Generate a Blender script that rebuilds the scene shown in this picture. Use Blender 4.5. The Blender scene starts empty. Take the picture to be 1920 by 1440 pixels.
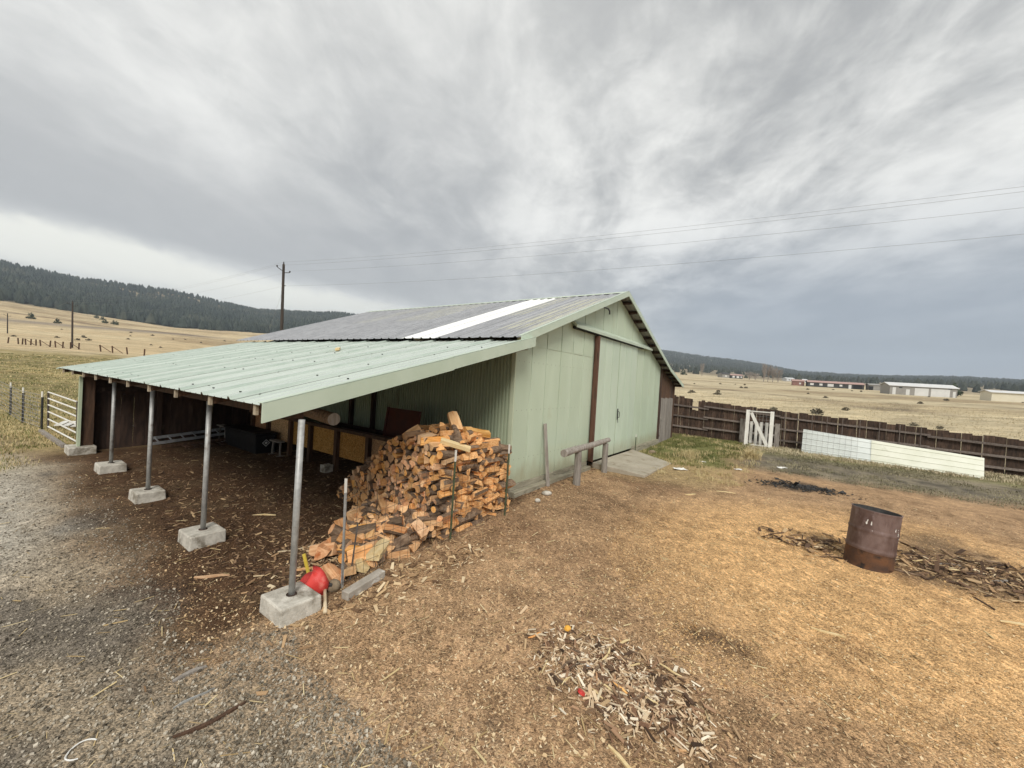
import bpy, math, random
import numpy as np
from mathutils import Matrix, Vector, Euler
R = math.radians
random.seed(7); rng = np.random.default_rng(11)
sc = bpy.context.scene
COL = sc.collection

# ------------------------------------------------------------------ camera
PITCH, ROLL, FPX, EYE = R(-2.4), R(3.2), 757.0, 2.85
cam = bpy.data.cameras.new("camera"); camo = bpy.data.objects.new("camera", cam); COL.objects.link(camo)
cam.sensor_fit = 'HORIZONTAL'; cam.sensor_width = 36; cam.lens = FPX / 1920 * 36
cam.clip_start = 0.05; cam.clip_end = 12000
fw = Vector((0, math.cos(PITCH), math.sin(PITCH))); r0 = Vector((1, 0, 0)); u0 = r0.cross(fw)
cr = math.cos(ROLL) * r0 + math.sin(ROLL) * u0; cu = -math.sin(ROLL) * r0 + math.cos(ROLL) * u0
camo.matrix_world = Matrix(((cr.x, cu.x, -fw.x, 0), (cr.y, cu.y, -fw.y, 0), (cr.z, cu.z, -fw.z, EYE), (0, 0, 0, 1)))
sc.camera = camo

# ------------------------------------------------------------------ light
SUN_EL, SUN_AZ = 42, 176          # azimuth from +Y clockwise: behind the viewer
sun = bpy.data.lights.new("sun", 'SUN'); sun.energy = 1.5; sun.angle = R(22); sun.color = (1.0, 0.95, 0.88)
suno = bpy.data.objects.new("sun", sun); COL.objects.link(suno)
sd = Vector((math.sin(R(SUN_AZ)) * math.cos(R(SUN_EL)), math.cos(R(SUN_AZ)) * math.cos(R(SUN_EL)), math.sin(R(SUN_EL))))
suno.rotation_euler = sd.to_track_quat('Z', 'Y').to_euler(); suno.location = (20, -30, 60)
sc.view_settings.view_transform = 'Standard'; sc.view_settings.look = 'None'
sc.view_settings.gamma = 1; sc.view_settings.exposure = 0.98

class NT:
    """small node-tree helper"""
    def __init__(s, tree): s.t = tree; s.n = tree.nodes; s.l = tree.links
    def add(s, typ, **kw):
        n = s.n.new(typ)
        for k, v in kw.items():
            if k == 'inp':
                for a, b in v.items():
                    if isinstance(b, bpy.types.NodeSocket): s.l.new(b, n.inputs[a])
                    else: n.inputs[a].default_value = b
            else: setattr(n, k, v)
        return n
    def math(s, op, a, b=0.0, clamp=False):
        n = s.add('ShaderNodeMath', operation=op, use_clamp=clamp)
        for i, q in enumerate((a, b)):
            if isinstance(q, bpy.types.NodeSocket): s.l.new(q, n.inputs[i])
            else: n.inputs[i].default_value = q
        return n.outputs[0]
    def ramp(s, f, lo, hi, a=0.0, b=1.0, smooth=True):
        n = s.add('ShaderNodeMapRange', interpolation_type='SMOOTHSTEP' if smooth else 'LINEAR')
        s.l.new(f, n.inputs[0])
        for i, q in zip((1, 2, 3, 4), (lo, hi, a, b)): n.inputs[i].default_value = q
        return n.outputs[0]
    def mix(s, f, a, b, mode='MIX'):
        n = s.add('ShaderNodeMix', data_type='RGBA', blend_type=mode)
        for i, q in ((0, f), (6, a), (7, b)):
            if isinstance(q, bpy.types.NodeSocket): s.l.new(q, n.inputs[i])
            else: n.inputs[i].default_value = q if i == 0 else (*q, 1)
        return n.outputs[2]
    def noise(s, v, scale, detail=4, rough=0.55, dist=0.0, w=None):
        n = s.add('ShaderNodeTexNoise')
        if w is not None:
            n.noise_dimensions = '4D'; s.l.new(w, n.inputs['W'])
        if v is not None: s.l.new(v, n.inputs['Vector'])
        n.inputs['Scale'].default_value = scale; n.inputs['Detail'].default_value = detail
        n.inputs['Roughness'].default_value = rough; n.inputs['Distortion'].default_value = dist
        return n.outputs['Fac']
    def mapping(s, v, scale=(1, 1, 1), rot=(0, 0, 0), loc=(0, 0, 0)):
        n = s.add('ShaderNodeMapping'); s.l.new(v, n.inputs[0])
        n.inputs['Scale'].default_value = scale; n.inputs['Rotation'].default_value = rot; n.inputs['Location'].default_value = loc
        return n.outputs[0]

# ------------------------------------------------------------------ sky: overcast cloud sheet over a Nishita sky
w = bpy.data.worlds.new("World"); sc.world = w; w.use_nodes = True
T = NT(w.node_tree); T.n.clear()
sky = T.add('ShaderNodeTexSky', sky_type='NISHITA', sun_disc=False, sun_elevation=R(SUN_EL), sun_rotation=R(SUN_AZ))
tc = T.add('ShaderNodeTexCoord')
sep = T.add('ShaderNodeSeparateXYZ'); T.l.new(tc.outputs['Generated'], sep.inputs[0])
X, Y, Z = sep.outputs
zc = T.math('MAXIMUM', Z, 0.0)
den = T.math('ADD', zc, 0.20)
cmb = T.add('ShaderNodeCombineXYZ')                       # the point of the cloud sheet overhead
T.l.new(T.math('DIVIDE', X, den), cmb.inputs[0]); T.l.new(T.math('DIVIDE', Y, den), cmb.inputs[1])
P = cmb.outputs[0]
Ps = T.mapping(P, scale=(1.0, 0.62, 1.0), rot=(0, 0, R(-24)))
n1 = T.noise(Ps, 1.0, 5, 0.5, 0.15)
n2 = T.noise(Ps, 3.2, 7, 0.6, 0.35)
n3 = T.noise(T.mapping(P, scale=(1, .8, 1), loc=(3.1, 7.7, 0)), 9.0, 6, 0.62, 0.5)
cl = T.math('ADD', T.math('MULTIPLY', n1, 0.50), T.math('ADD', T.math('MULTIPLY', n2, 0.36), T.math('MULTIPLY', n3, 0.14)))
bright = T.ramp(cl, 0.39, 0.60)
SK = 7.3                                                  # colours below are radiance; strength 0.1
def skc(r, g, b): return (r * SK, g * SK, b * SK)
cloud = T.mix(bright, skc(.315, .316, .308), skc(.735, .727, .69))
# thinner, whiter sheet to the left and overhead, slate blue rain sky low on the right
left = T.ramp(T.math('ADD', T.math('MULTIPLY', X, -0.9), T.math('MULTIPLY', Z, 0.55)), -0.25, 0.75)
cloud = T.mix(T.math('MULTIPLY', left, 0.45), cloud, skc(.665, .66, .63))
low = T.ramp(Z, 0.06, 0.40, 1.0, 0.0)
rightm = T.ramp(X, 0.02, 0.55)
cloud = T.mix(T.math('MULTIPLY', T.math('MULTIPLY', low, rightm), 0.93), cloud, skc(.255, .29, .34))
# dark bank on the left above a bright gap at the horizon
sl = T.math('ADD', Z, T.math('MULTIPLY', X, 0.12))
wob = T.math('MULTIPLY', T.math('SUBTRACT', n2, 0.5), 0.07)
sl2 = T.math('ADD', sl, wob)
bank = T.math('MULTIPLY', T.ramp(sl2, 0.088, 0.125), T.ramp(sl2, 0.14, 0.40, 1, 0))
lm = T.ramp(X, 0.22, -0.25)
cloud = T.mix(T.math('MULTIPLY', T.math('MULTIPLY', bank, lm), 0.85), cloud, skc(.36, .358, .35))
gap = T.math('MULTIPLY', T.ramp(sl2, 0.105, 0.08), T.ramp(sl2, -0.01, 0.06))
cloud = T.mix(T.math('MULTIPLY', T.math('MULTIPLY', gap, lm), 0.95), cloud, skc(.80, .785, .70))
dv = T.add('ShaderNodeVectorMath', operation='DISTANCE', inp={1: (-.24, .90, .37)}); T.l.new(tc.outputs['Generated'], dv.inputs[0])
patch = T.math('MULTIPLY', T.ramp(dv.outputs['Value'], 0.34, 0.05), T.ramp(n2, 1.0, .30))           # a heavier cloud over the ridge
cloud = T.mix(T.math('MULTIPLY', patch, 0.8), cloud, skc(.30, .302, .30))
hz = T.ramp(Z, 0.045, 0.0)
cloud = T.mix(T.math('MULTIPLY', hz, 0.7), cloud, skc(.45, .485, .52))
fin = T.mix(0.94, sky.outputs[0], cloud)
bg = T.add('ShaderNodeBackground', inp={0: fin, 1: 0.1})
out = T.add('ShaderNodeOutputWorld'); T.l.new(bg.outputs[0], out.inputs[0])

# ------------------------------------------------------------------ materials
MATS = {}
def pm(name, c1, c2, scale=6, rough=.8, bump=.2, bscale=None, stretch=(1, 1, 1), metallic=0, detail=5, c3=None, c3scale=2,
       c3lo=.55, c3hi=.7, rnd=.0, coord='Object', spec=.35, lo=.3, hi=.7, dist=.3, bdist=.02, hue=0):
    m = bpy.data.materials.new(name); m.use_nodes = True; T = NT(m.node_tree)
    b = T.n['Principled BSDF']; tcn = T.add('ShaderNodeTexCoord'); v = tcn.outputs[coord]
    oi = T.add('ShaderNodeObjectInfo'); wv = T.math('MULTIPLY', oi.outputs['Random'], 37.0)
    vs = T.mapping(v, scale=stretch)
    f = T.ramp(T.noise(vs, scale, detail, .6, dist, w=wv), lo, hi)
    c = T.mix(f, c1, c2)
    if c3 is not None:
        f3 = T.ramp(T.noise(vs, c3scale, 5, .6, .4, w=wv), c3lo, c3hi); c = T.mix(f3, c, c3)
    if rnd:
        k = T.ramp(oi.outputs['Random'], 0, 1, 1 - rnd, 1 + rnd, False)
        hs = T.add('ShaderNodeHueSaturation'); T.l.new(k, hs.inputs['Value']); T.l.new(c, hs.inputs['Color']); c = hs.outputs[0]
        if hue: T.l.new(T.ramp(T.math('FRACT', T.math('MULTIPLY', oi.outputs['Random'], 7.13)), 0, 1, .494 - hue, .494 + hue, False), hs.inputs['Hue']); T.l.new(T.ramp(T.math('FRACT', T.math('MULTIPLY', oi.outputs['Random'], 23.7)), 0, 1, .9, 1.25, False), hs.inputs['Saturation'])
    T.l.new(c, b.inputs['Base Color']); b.inputs['Metallic'].default_value = metallic
    T.l.new(T.ramp(f, 0, 1, max(rough - .08, 0.05), min(rough + .08, 1), False), b.inputs['Roughness'])
    b.inputs['Specular IOR Level'].default_value = spec
    if bump:
        bn = T.add('ShaderNodeBump', inp={'Strength': bump, 'Distance': bdist})
        T.l.new(T.noise(vs, bscale or scale * 4, 6, .65, .2, w=wv), bn.inputs['Height']); T.l.new(bn.outputs[0], b.inputs['Normal'])
    MATS[name] = m; return m

M_mint = pm('mint_paint', (.43, .50, .36), (.50, .565, .42), 1.3, .42, .08, 9, (1, 1, .35), c3=(.36, .41, .28), c3scale=2.2, c3lo=.6, c3hi=.8, spec=.4, bdist=.01)
M_trim = pm('mint_trim', (.44, .52, .41), (.51, .585, .48), 1.2, .38, .05, 6, spec=.45, c3=(.36, .40, .32), c3scale=3, c3lo=.62, c3hi=.8)
M_sheet = pm('mint_roof_sheet', (.43, .495, .435), (.52, .575, .52), .8, .27, .06, 5, (.4, 1.5, 1), spec=.75, c3=(.40, .44, .38), c3scale=5, c3lo=.62, c3hi=.75, rnd=.05)
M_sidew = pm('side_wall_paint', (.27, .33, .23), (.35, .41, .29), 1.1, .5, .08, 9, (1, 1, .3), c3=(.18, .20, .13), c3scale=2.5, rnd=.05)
M_ribm = pm('mint_rib_shade_grime', (.36, .43, .375), (.44, .50, .45), 3, .5, .05, 9)  # rib slopes: shade painted into the colour, together with some grime
M_ribg = pm('grey_rib_shade_grime', (.24, .247, .26), (.33, .337, .35), 3, .35, .05, 9)  # upper roof ribs: slope shading put into a darker grey, plus grime
def roof_mat(name, lichen):
    m = pm(name, (.27, .278, .293), (.42, .428, .445), 2.0, .30, .08, 18, (.35, 2.2, 1), spec=.7, metallic=.25, c3=(.52, .525, .52), c3scale=4.5, c3lo=.58, c3hi=.78, rnd=.12)
    if lichen:
        T = NT(m.node_tree); b = T.n['Principled BSDF']; src = b.inputs['Base Color'].links[0].from_socket
        tcn = T.add('ShaderNodeTexCoord'); sp = T.add('ShaderNodeSeparateXYZ'); T.l.new(tcn.outputs['Object'], sp.inputs[0])
        f = T.ramp(T.noise(T.mapping(tcn.outputs['Object'], scale=(.5, 3.0, 1)), 4.5, 8, .75), .36, .54)
        up = T.math('MULTIPLY', T.ramp(sp.outputs[0], lichen[0], lichen[0] + .5), T.ramp(sp.outputs[0], lichen[1] - .5, lichen[1], 1, 0))
        T.l.new(T.mix(T.math('MULTIPLY', T.math('MULTIPLY', f, up), .85), src, (.55, .54, .37)), b.inputs['Base Color'])
    return m
M_roof = roof_mat('grey_roof_sheet', None)
M_roofl = roof_mat('grey_roof_sheet_with_lichen', (2.3, 6.5))
M_roofl2 = roof_mat('grey_roof_sheet_lichen_streak', (.2, 5.4))
M_white = pm('white_sheet', (.78, .79, .77), (.85, .86, .85), 2, .45, .05, 8, c3=(.6, .61, .56), c3scale=3, c3lo=.62, c3hi=.8)
M_cream = pm('cream_sheet', (.66, .67, .55), (.74, .745, .64), 1.5, .45, .05, 8, c3=(.5, .5, .38), c3scale=3, c3lo=.62, c3hi=.8)
M_bluew = pm('bluish_white_sheet', (.62, .66, .63), (.70, .735, .71), 1.5, .45, .05, 8, c3=(.5, .53, .5), c3scale=3, c3lo=.62, c3hi=.8)
M_under = pm('bare_metal_underside', (.22, .22, .21), (.32, .32, .30), 3, .5, .05)
M_galv = pm('galvanised_steel', (.32, .325, .315), (.45, .455, .44), 14, .5, .1, 40, metallic=.3, c3=(.24, .22, .2), c3scale=6, rnd=.06)
M_conc = pm('weathered_concrete', (.40, .375, .32), (.60, .57, .50), 9, .92, .5, 45, c3=(.19, .165, .125), c3scale=3.5, c3lo=.48, c3hi=.68, rnd=.12)
M_pad = pm('old_concrete_pad', (.33, .29, .225), (.42, .375, .30), 2.5, .92, .25, 40, c3=(.24, .20, .14), c3scale=2)
M_rust = pm('rusty_steel', (.10, .06, .05), (.205, .145, .13), 5, .68, .25, 30, (1, 1, .5), c3=(.30, .24, .24), c3scale=7, c3lo=.58, c3hi=.8, metallic=.25)
M_rustdk = pm('burnt_rusty_steel', (.045, .03, .025), (.14, .065, .03), 4, .8, .3, 25, c3=(.02, .018, .017), c3scale=3)
M_brown = pm('brown_door_channel', (.06, .028, .018), (.13, .065, .042), 3, .5, .1, 12, (2, 2, .4), c3=(.05, .03, .02), c3scale=3)
M_fence = pm('dark_stained_fence_board', (.030, .019, .013), (.105, .066, .046), 6, .88, .4, 22, (3, 3, .5), c3=(.16, .12, .09), c3scale=5, c3lo=.60, c3hi=.8, rnd=.35)
M_rail = pm('weathered_fence_rail', (.12, .095, .08), (.22, .185, .16), 6, .9, .4, 22, (.4, 3, 3), rnd=.2)
M_greyw = pm('grey_weathered_wood', (.20, .175, .15), (.34, .31, .275), 6, .9, .4, 24, (3, 3, .35), c3=(.12, .09, .07), c3scale=4, rnd=.15)
M_offcut = pm('sawn_grey_timber', (.30, .27, .225), (.46, .42, .36), 5, .9, .3, 24, c3=(.58, .56, .51), c3scale=5, c3lo=.55, c3hi=.62)
M_brownw = pm('brown_old_wood', (.045, .024, .014), (.125, .07, .042), 5, .9, .35, 20, (3, 3, .4), c3=(.19, .14, .10), c3scale=4, c3lo=.6, c3hi=.8, rnd=.25)
M_darkw = pm('dark_barn_wood', (.025, .015, .011), (.075, .045, .032), 4, .92, .3, 20, (2, 2, .5), c3=(.14, .10, .075), c3scale=3, c3lo=.58, c3hi=.8, rnd=.3)
M_timber = pm('mossy_sill_timber', (.22, .20, .145), (.36, .33, .25), 4, .92, .4, 22, (.5, 3, 3), c3=(.13, .12, .08), c3scale=5)
M_raft = pm('rafter_lumber', (.30, .24, .17), (.45, .38, .28), 5, .85, .3, 20, (.5, 3, 3), rnd=.15)
M_osb = pm('strand_board', (.38, .20, .085), (.62, .41, .215), 18, .75, .2, 40, (1, 1.5, 1.5), c3=(.20, .115, .05), c3scale=26, c3lo=.52, c3hi=.60, detail=3, rnd=.30, hue=.010)
M_red = pm('faded_red_plastic', (.50, .035, .030), (.62, .06, .05), 5, .5, .15, 14, c3=(.66, .16, .13), c3scale=6)
M_dkred = pm('dark_red_board', (.06, .016, .010), (.10, .028, .018), 5, .7, .15, 20)
M_black = pm('black_plastic', (.008, .008, .009), (.016, .016, .017), 4, .55, .1, 20)
M_mark = pm('pale_print', (.45, .45, .43), (.55, .55, .52), 20, .6, 0)
M_whitep = pm('white_paint_wood', (.62, .60, .54), (.76, .75, .70), 5, .7, .25, 20, (2, 2, .5), c3=(.40, .36, .30), c3scale=6, c3lo=.6, c3hi=.75, rnd=.05)
M_tgreen = pm('green_post_paint', (.045, .065, .035), (.09, .11, .06), 10, .6, .15, 30, c3=(.15, .08, .04), c3scale=9)
M_tblack = pm('black_post_paint', (.018, .02, .02), (.04, .04, .04), 10, .6, .15, 30)
M_wire = pm('dull_wire', (.22, .21, .20), (.33, .32, .31), 10, .5, 0, metallic=.5)
M_wired = pm('rusty_wire', (.07, .055, .045), (.13, .11, .095), 10, .6, 0, metallic=.3)
M_pole = pm('tarred_pole', (.035, .028, .023), (.075, .06, .05), 3, .9, .2, 12, (2, 2, .3))
M_yell = pm('yellow_fibreglass', (.68, .50, .05), (.75, .58, .10), 5, .5, .05)
M_handle = pm('pale_hickory', (.55, .44, .28), (.66, .56, .40), 8, .6, .1, 20, (3, 3, .5))
M_steel = pm('dark_tool_steel', (.02, .02, .02), (.05, .05, .05), 8, .5, .1)
M_stone = pm('brown_fieldstone', (.16, .12, .075), (.28, .22, .15), 7, .92, .5, 25)
M_alu = pm('aluminium', (.42, .43, .44), (.55, .56, .57), 8, .4, .05, metallic=.6)
M_orange = pm('orange_peel_plastic', (.70, .35, .04), (.78, .42, .07), 9, .5, .1)
M_litter = pm('white_litter', (.68, .67, .63), (.80, .79, .76), 6, .7, .1)
M_splite = pm('split_log_end', (.54, .30, .135), (.76, .51, .28), 14, .85, .3, 40, c3=(.40, .17, .06), c3scale=7, c3lo=.55, c3hi=.72, rnd=.32, hue=.008)
M_splits = pm('split_log_face', (.50, .27, .12), (.74, .50, .275), 10, .82, .3, 34, (.35, 3, 3), c3=(.34, .15, .055), c3scale=5, c3lo=.58, c3hi=.75, rnd=.32, hue=.008)
M_bark = pm('log_bark', (.085, .052, .032), (.25, .175, .115), 12, .95, .7, 26, (.6, 2, 2), c3=(.26, .22, .18), c3scale=8, c3lo=.58, c3hi=.75, rnd=.3)
M_fresh = pm('fresh_split_pine', (.62, .46, .22), (.74, .60, .35), 8, .8, .2, 30, (.4, 3, 3), c3=(.5, .3, .12), c3scale=6, c3lo=.62, c3hi=.75)
M_chip = pm('wood_chip', (.20, .13, .075), (.50, .38, .23), 3, .9, .1, 30, coord='Object', detail=2)
M_glass = pm('far_window', (.03, .035, .04), (.05, .055, .06), 2, .15, 0, spec=.6)
M_redroof = pm('red_roof', (.36, .23, .20), (.44, .30, .26), .6, .7, .05)
M_redwall = pm('barn_red_wall', (.23, .12, .10), (.28, .16, .13), .8, .8, .05)
M_dkwall = pm('dark_house_wall', (.045, .045, .045), (.07, .07, .07), .8, .8, .05)
M_greywall = pm('grey_metal_wall', (.25, .24, .225), (.30, .29, .27), .5, .6, .05)
M_creamw = pm('cream_metal_wall', (.62, .58, .45), (.68, .64, .52), .5, .6, .05)
M_wroof = pm('white_metal_roof', (.58, .59, .58), (.66, .66, .65), .5, .45, .05)
M_leaf = pm('juniper_foliage', (.028, .042, .024), (.07, .085, .05), 2, .9, .1, rnd=.3)
M_sage = pm('sagebrush', (.10, .09, .06), (.19, .17, .125), 3, .9, .1, rnd=.25)
M_twig = pm('bare_twigs', (.24, .20, .17), (.34, .295, .25), 2, .9, .0, rnd=.1)
M_forest = pm('conifer_forest', (.018, .028, .024), (.055, .068, .052), .02, .95, 0, coord='Object', detail=6, c3=(.085, .09, .065), c3scale=.012, c3lo=.52, c3hi=.7)
M_scrub = pm('hill_scrub', (.028, .036, .028), (.065, .072, .052), .02, .95, 0, coord='Object', detail=6)
M_grassd = pm('dry_grass', (.40, .31, .15), (.60, .50, .28), .8, .9, 0, coord='Object')
M_plain = pm('plain_grass', (.40, .335, .215), (.58, .50, .345), .5, .9, 0, coord='Object')
M_grassx = pm('dull_grass', (.13, .12, .07), (.34, .30, .19), .8, .9, 0, coord='Object')
M_grassg = pm('green_grass', (.10, .12, .035), (.24, .23, .085), .8, .9, 0, coord='Object')
M_char = pm('charcoal', (.012, .012, .012), (.06, .058, .055), 8, .9, .3)
M_gravel = pm('gravel_stone', (.13, .12, .10), (.34, .315, .275), 2.3, .9, .1, coord='Object', detail=2)

# siding: fine vertical corrugation as relief
def add_corrugation(m, freq, strength, axis=0):
    T = NT(m.node_tree); b = T.n['Principled BSDF']; tcn = T.add('ShaderNodeTexCoord')
    sp = T.add('ShaderNodeSeparateXYZ'); T.l.new(tcn.outputs['Object'], sp.inputs[0])
    s = T.math('SINE', T.math('MULTIPLY', sp.outputs[axis], freq))
    bn = T.add('ShaderNodeBump', inp={'Strength': strength, 'Distance': .008}); T.l.new(s, bn.inputs['Height'])
    old = b.inputs['Normal'].links
    if old: T.l.new(old[0].from_socket, bn.inputs['Normal'])
    T.l.new(bn.outputs[0], b.inputs['Normal'])
M_siding = pm('mint_siding', (.475, .56, .425), (.53, .615, .48), 1.0, .45, .06, 9, (1.2, 1, .3), spec=.35,
              c3=(.44, .48, .33), c3scale=2.2, c3lo=.58, c3hi=.8, rnd=.035)
add_corrugation(M_siding, 125.0, .45, 0)
M_door = pm('mint_sliding_door', (.47, .56, .44), (.53, .615, .50), 1.0, .45, .05, 9, (1.2, 1, .4), spec=.35,
            c3=(.33, .39, .29), c3scale=1.8, c3lo=.6, c3hi=.85, rnd=.03)

def splash(m, h0, col, amt, axis=2):
    """mud and algae stain along the foot of a wall"""
    T = NT(m.node_tree); b = T.n['Principled BSDF']; src = b.inputs['Base Color'].links[0].from_socket; tcn = T.add('ShaderNodeTexCoord')
    sp = T.add('ShaderNodeSeparateXYZ'); T.l.new(tcn.outputs['Object'], sp.inputs[0]); nz = T.noise(T.mapping(tcn.outputs['Object'], scale=(1, 1, .35)), 3.0, 6, .65)
    hh = T.math('ADD', sp.outputs[axis], T.math('MULTIPLY', T.math('SUBTRACT', nz, .5), -h0 * 1.6))
    T.l.new(T.mix(T.math('MULTIPLY', T.ramp(hh, h0, 0.0), amt), src, col), b.inputs['Base Color'])
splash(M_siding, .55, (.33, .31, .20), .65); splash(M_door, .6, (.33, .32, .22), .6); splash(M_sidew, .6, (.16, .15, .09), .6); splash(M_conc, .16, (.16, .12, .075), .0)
def screws(m, freq):
    """rows of screw heads across the siding"""
    T = NT(m.node_tree); b = T.n['Principled BSDF']; src = b.inputs['Base Color'].links[0].from_socket; tcn = T.add('ShaderNodeTexCoord')
    sp = T.add('ShaderNodeSeparateXYZ'); T.l.new(tcn.outputs['Object'], sp.inputs[0])
    fx = T.math('ABSOLUTE', T.math('SUBTRACT', T.math('FRACT', T.math('MULTIPLY', sp.outputs[0], freq)), .5)); fz = T.math('ABSOLUTE', T.math('SUBTRACT', T.math('FRACT', T.math('MULTIPLY', sp.outputs[2], .83)), .5))
    d = T.math('ADD', T.math('POWER', T.math('DIVIDE', fx, freq), 2), T.math('POWER', T.math('DIVIDE', fz, .83), 2))
    T.l.new(T.mix(T.math('MULTIPLY', T.ramp(d, .00022, .00008), .75), src, (.16, .16, .12)), b.inputs['Base Color'])
screws(M_siding, 4.4)

# ------------------------------------------------------------------ mesh helpers
class MB:
    def __init__(s): s.v = []; s.f = []; s.m = []
    def add(s, vs, fs, mi=0):
        o = len(s.v); s.v += [tuple(p) for p in vs]; s.f += [tuple(i + o for i in f) for f in fs]; s.m += [mi] * len(fs)
    def box(s, a, b, mi=0, jit=0):
        (x0, y0, z0), (x1, y1, z1) = a, b
        vs = [(x0, y0, z0), (x1, y0, z0), (x1, y1, z0), (x0, y1, z0), (x0, y0, z1), (x1, y0, z1), (x1, y1, z1), (x0, y1, z1)]
        if jit: vs = [tuple(c + random.uniform(-jit, jit) for c in p) for p in vs]
        s.add(vs, [(3, 2, 1, 0), (4, 5, 6, 7), (0, 1, 5, 4), (1, 2, 6, 5), (2, 3, 7, 6), (3, 0, 4, 7)], mi)
    def obox(s, M, size, mi=0, jit=0):
        x, y, z = (q / 2 for q in size)
        vs = [Vector(p) for p in ((-x, -y, -z), (x, -y, -z), (x, y, -z), (-x, y, -z), (-x, -y, z), (x, -y, z), (x, y, z), (-x, y, z))]
        if jit: vs = [p + Vector([random.uniform(-jit, jit) for _ in range(3)]) for p in vs]
        s.add([M @ p for p in vs], [(3, 2, 1, 0), (4, 5, 6, 7), (0, 1, 5, 4), (1, 2, 6, 5), (2, 3, 7, 6), (3, 0, 4, 7)], mi)
    def bar(s, p, q, wx, wy, mi=0, upv=(0, 0, 1), jit=0):
        p, q = Vector(p), Vector(q); d = q - p; L = d.length; z = d.normalized(); u = Vector(upv)
        if abs(z.dot(u)) > .98: u = Vector((0, 1, 0))
        x = u.cross(z).normalized(); y = z.cross(x)
        M = Matrix(((x.x, y.x, z.x, (p.x + q.x) / 2), (x.y, y.y, z.y, (p.y + q.y) / 2), (x.z, y.z, z.z, (p.z + q.z) / 2), (0, 0, 0, 1)))
        s.obox(M, (wx, wy, L), mi, jit)
    def tube(s, pts, rs, n=8, mi=0, cap=True, capmi=None, rough=0):
        pts = [Vector(p) for p in pts]
        if not hasattr(rs, '__len__'): rs = [rs] * len(pts)
        o = len(s.v); prev = None
        for i, p in enumerate(pts):
            d = (pts[min(i + 1, len(pts) - 1)] - pts[max(i - 1, 0)]).normalized()
            u = Vector((0, 0, 1)) if abs(d.z) < .95 else Vector((1, 0, 0))
            if prev is not None: u = prev
            x = (u - d * u.dot(d)).normalized(); y = d.cross(x); prev = x
            for k in range(n):
                a = 2 * math.pi * k / n; rr = rs[i] * (1 + (random.uniform(-rough, rough) if rough else 0))
                s.v.append(tuple(p + (x * math.cos(a) + y * math.sin(a)) * rr))
        for i in range(len(pts) - 1):
            for k in range(n):
                k2 = (k + 1) % n
                s.f.append((o + i * n + k, o + i * n + k2, o + (i + 1) * n + k2, o + (i + 1) * n + k)); s.m.append(mi)
        if cap:
            c = mi if capmi is None else capmi
            s.f.append(tuple(o + k for k in range(n - 1, -1, -1))); s.m.append(c)
            s.f.append(tuple(o + (len(pts) - 1) * n + k for k in range(n))); s.m.append(c)
    def prism(s, poly, y0, y1, mi=0):            # poly in (x,z), extruded along y
        n = len(poly); vs = [(x, y0, z) for x, z in poly] + [(x, y1, z) for x, z in poly]
        fs = [tuple(range(n)), tuple(range(2 * n - 1, n - 1, -1))] + [(i, i + n, (i + 1) % n + n, (i + 1) % n) for i in range(n)]
        s.add(vs, fs, mi)
    def mesh(s, name, mats, smooth=False):
        me = bpy.data.meshes.new(name); me.from_pydata(s.v, [], s.f)
        for m in (mats if isinstance(mats, (list, tuple)) else [mats]): me.materials.append(m)
        if any(s.m): me.polygons.foreach_set('material_index', s.m)
        if smooth: me.polygons.foreach_set('use_smooth', [True] * len(me.polygons))
        me.update(); return me
    def build(s, name, mats, parent=None, smooth=False, bevel=0):
        return link(name, s.mesh(name, mats, smooth), parent, bevel)
def link(name, me, parent=None, bevel=0):
    o = bpy.data.objects.new(name, me); COL.objects.link(o)
    if parent is not None: o.parent = parent
    if bevel:
        md = o.modifiers.new('bevel', 'BEVEL'); md.width = bevel; md.segments = 2; md.limit_method = 'ANGLE'
    return o
def tag(o, label=None, cat=None, group=None, kind=None):
    for k, v in (('label', label), ('category', cat), ('group', group), ('kind', kind)):
        if v: o[k] = v
    return o
def empty(name, label, cat, M=None, loc=None, rz=0, group=None):
    o = bpy.data.objects.new(name, None); COL.objects.link(o); o.empty_display_size = .2
    if M is not None: o.matrix_world = M
    elif loc is not None: o.location = loc; o.rotation_euler.z = rz
    return tag(o, label, cat, group)

# ------------------------------------------------------------------ terrain
F = 757.0
COLS = [-900, -300, 0, 150, 320, 480, 640, 960, 1250, 1400, 1500, 1620, 1800, 1920, 2300, 3000]
RAD = [40, 60, 90, 150, 300, 500, 800, 1500, 2400, 4500]
TAB = np.array([[-88, -48, -22, -4, 22, 50, 75, 120, 130, 60], [-86, -47, -22, -4, 24, 55, 80, 140, 140, 60],
  [-84, -46, -20, -5, 24, 55, 74, 137, 120, 60], [-80, -43, -19, -4, 23, 44, 58, 113, 110, 60],
  [-72, -40, -20, -4, 24, 34, 40, 102, 90, 60], [-66, -38, -20, -6, 18, 34, 38, 74, 70, 50],
  [-60, -36, -20, -6, 10, 28, 36, 78, 60, 50], [-62, -39, -24, -10, 2, 10, 18, 40, 60, 40],
  [-68, -43, -26, -13, -2, 5, 13, 26, 45, 30], [-72, -45, -26, -13, -3, 2, 8, 18, 33, 25],
  [-76, -46, -27, -13, -4, 0, 5, 11, 20, 20], [-80, -49, -29, -14, -5, -1, 6, 11, 19, 18],
  [-86, -52, -31, -15, -7, -2, 8, 18, 26, 20], [-90, -54, -32, -15, -8, -2, 8, 18, 26, 20],
  [-96, -58, -33, -15, -8, -2, 8, 20, 30, 20], [-100, -60, -34, -15, -8, -2, 8, 20, 30, 20]], float)
LR = np.log(np.array(RAD, float))
def sstep(x, a, b):
    t = np.clip((x - a) / (b - a), 0, 1); return t * t * (3 - 2 * t)
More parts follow.
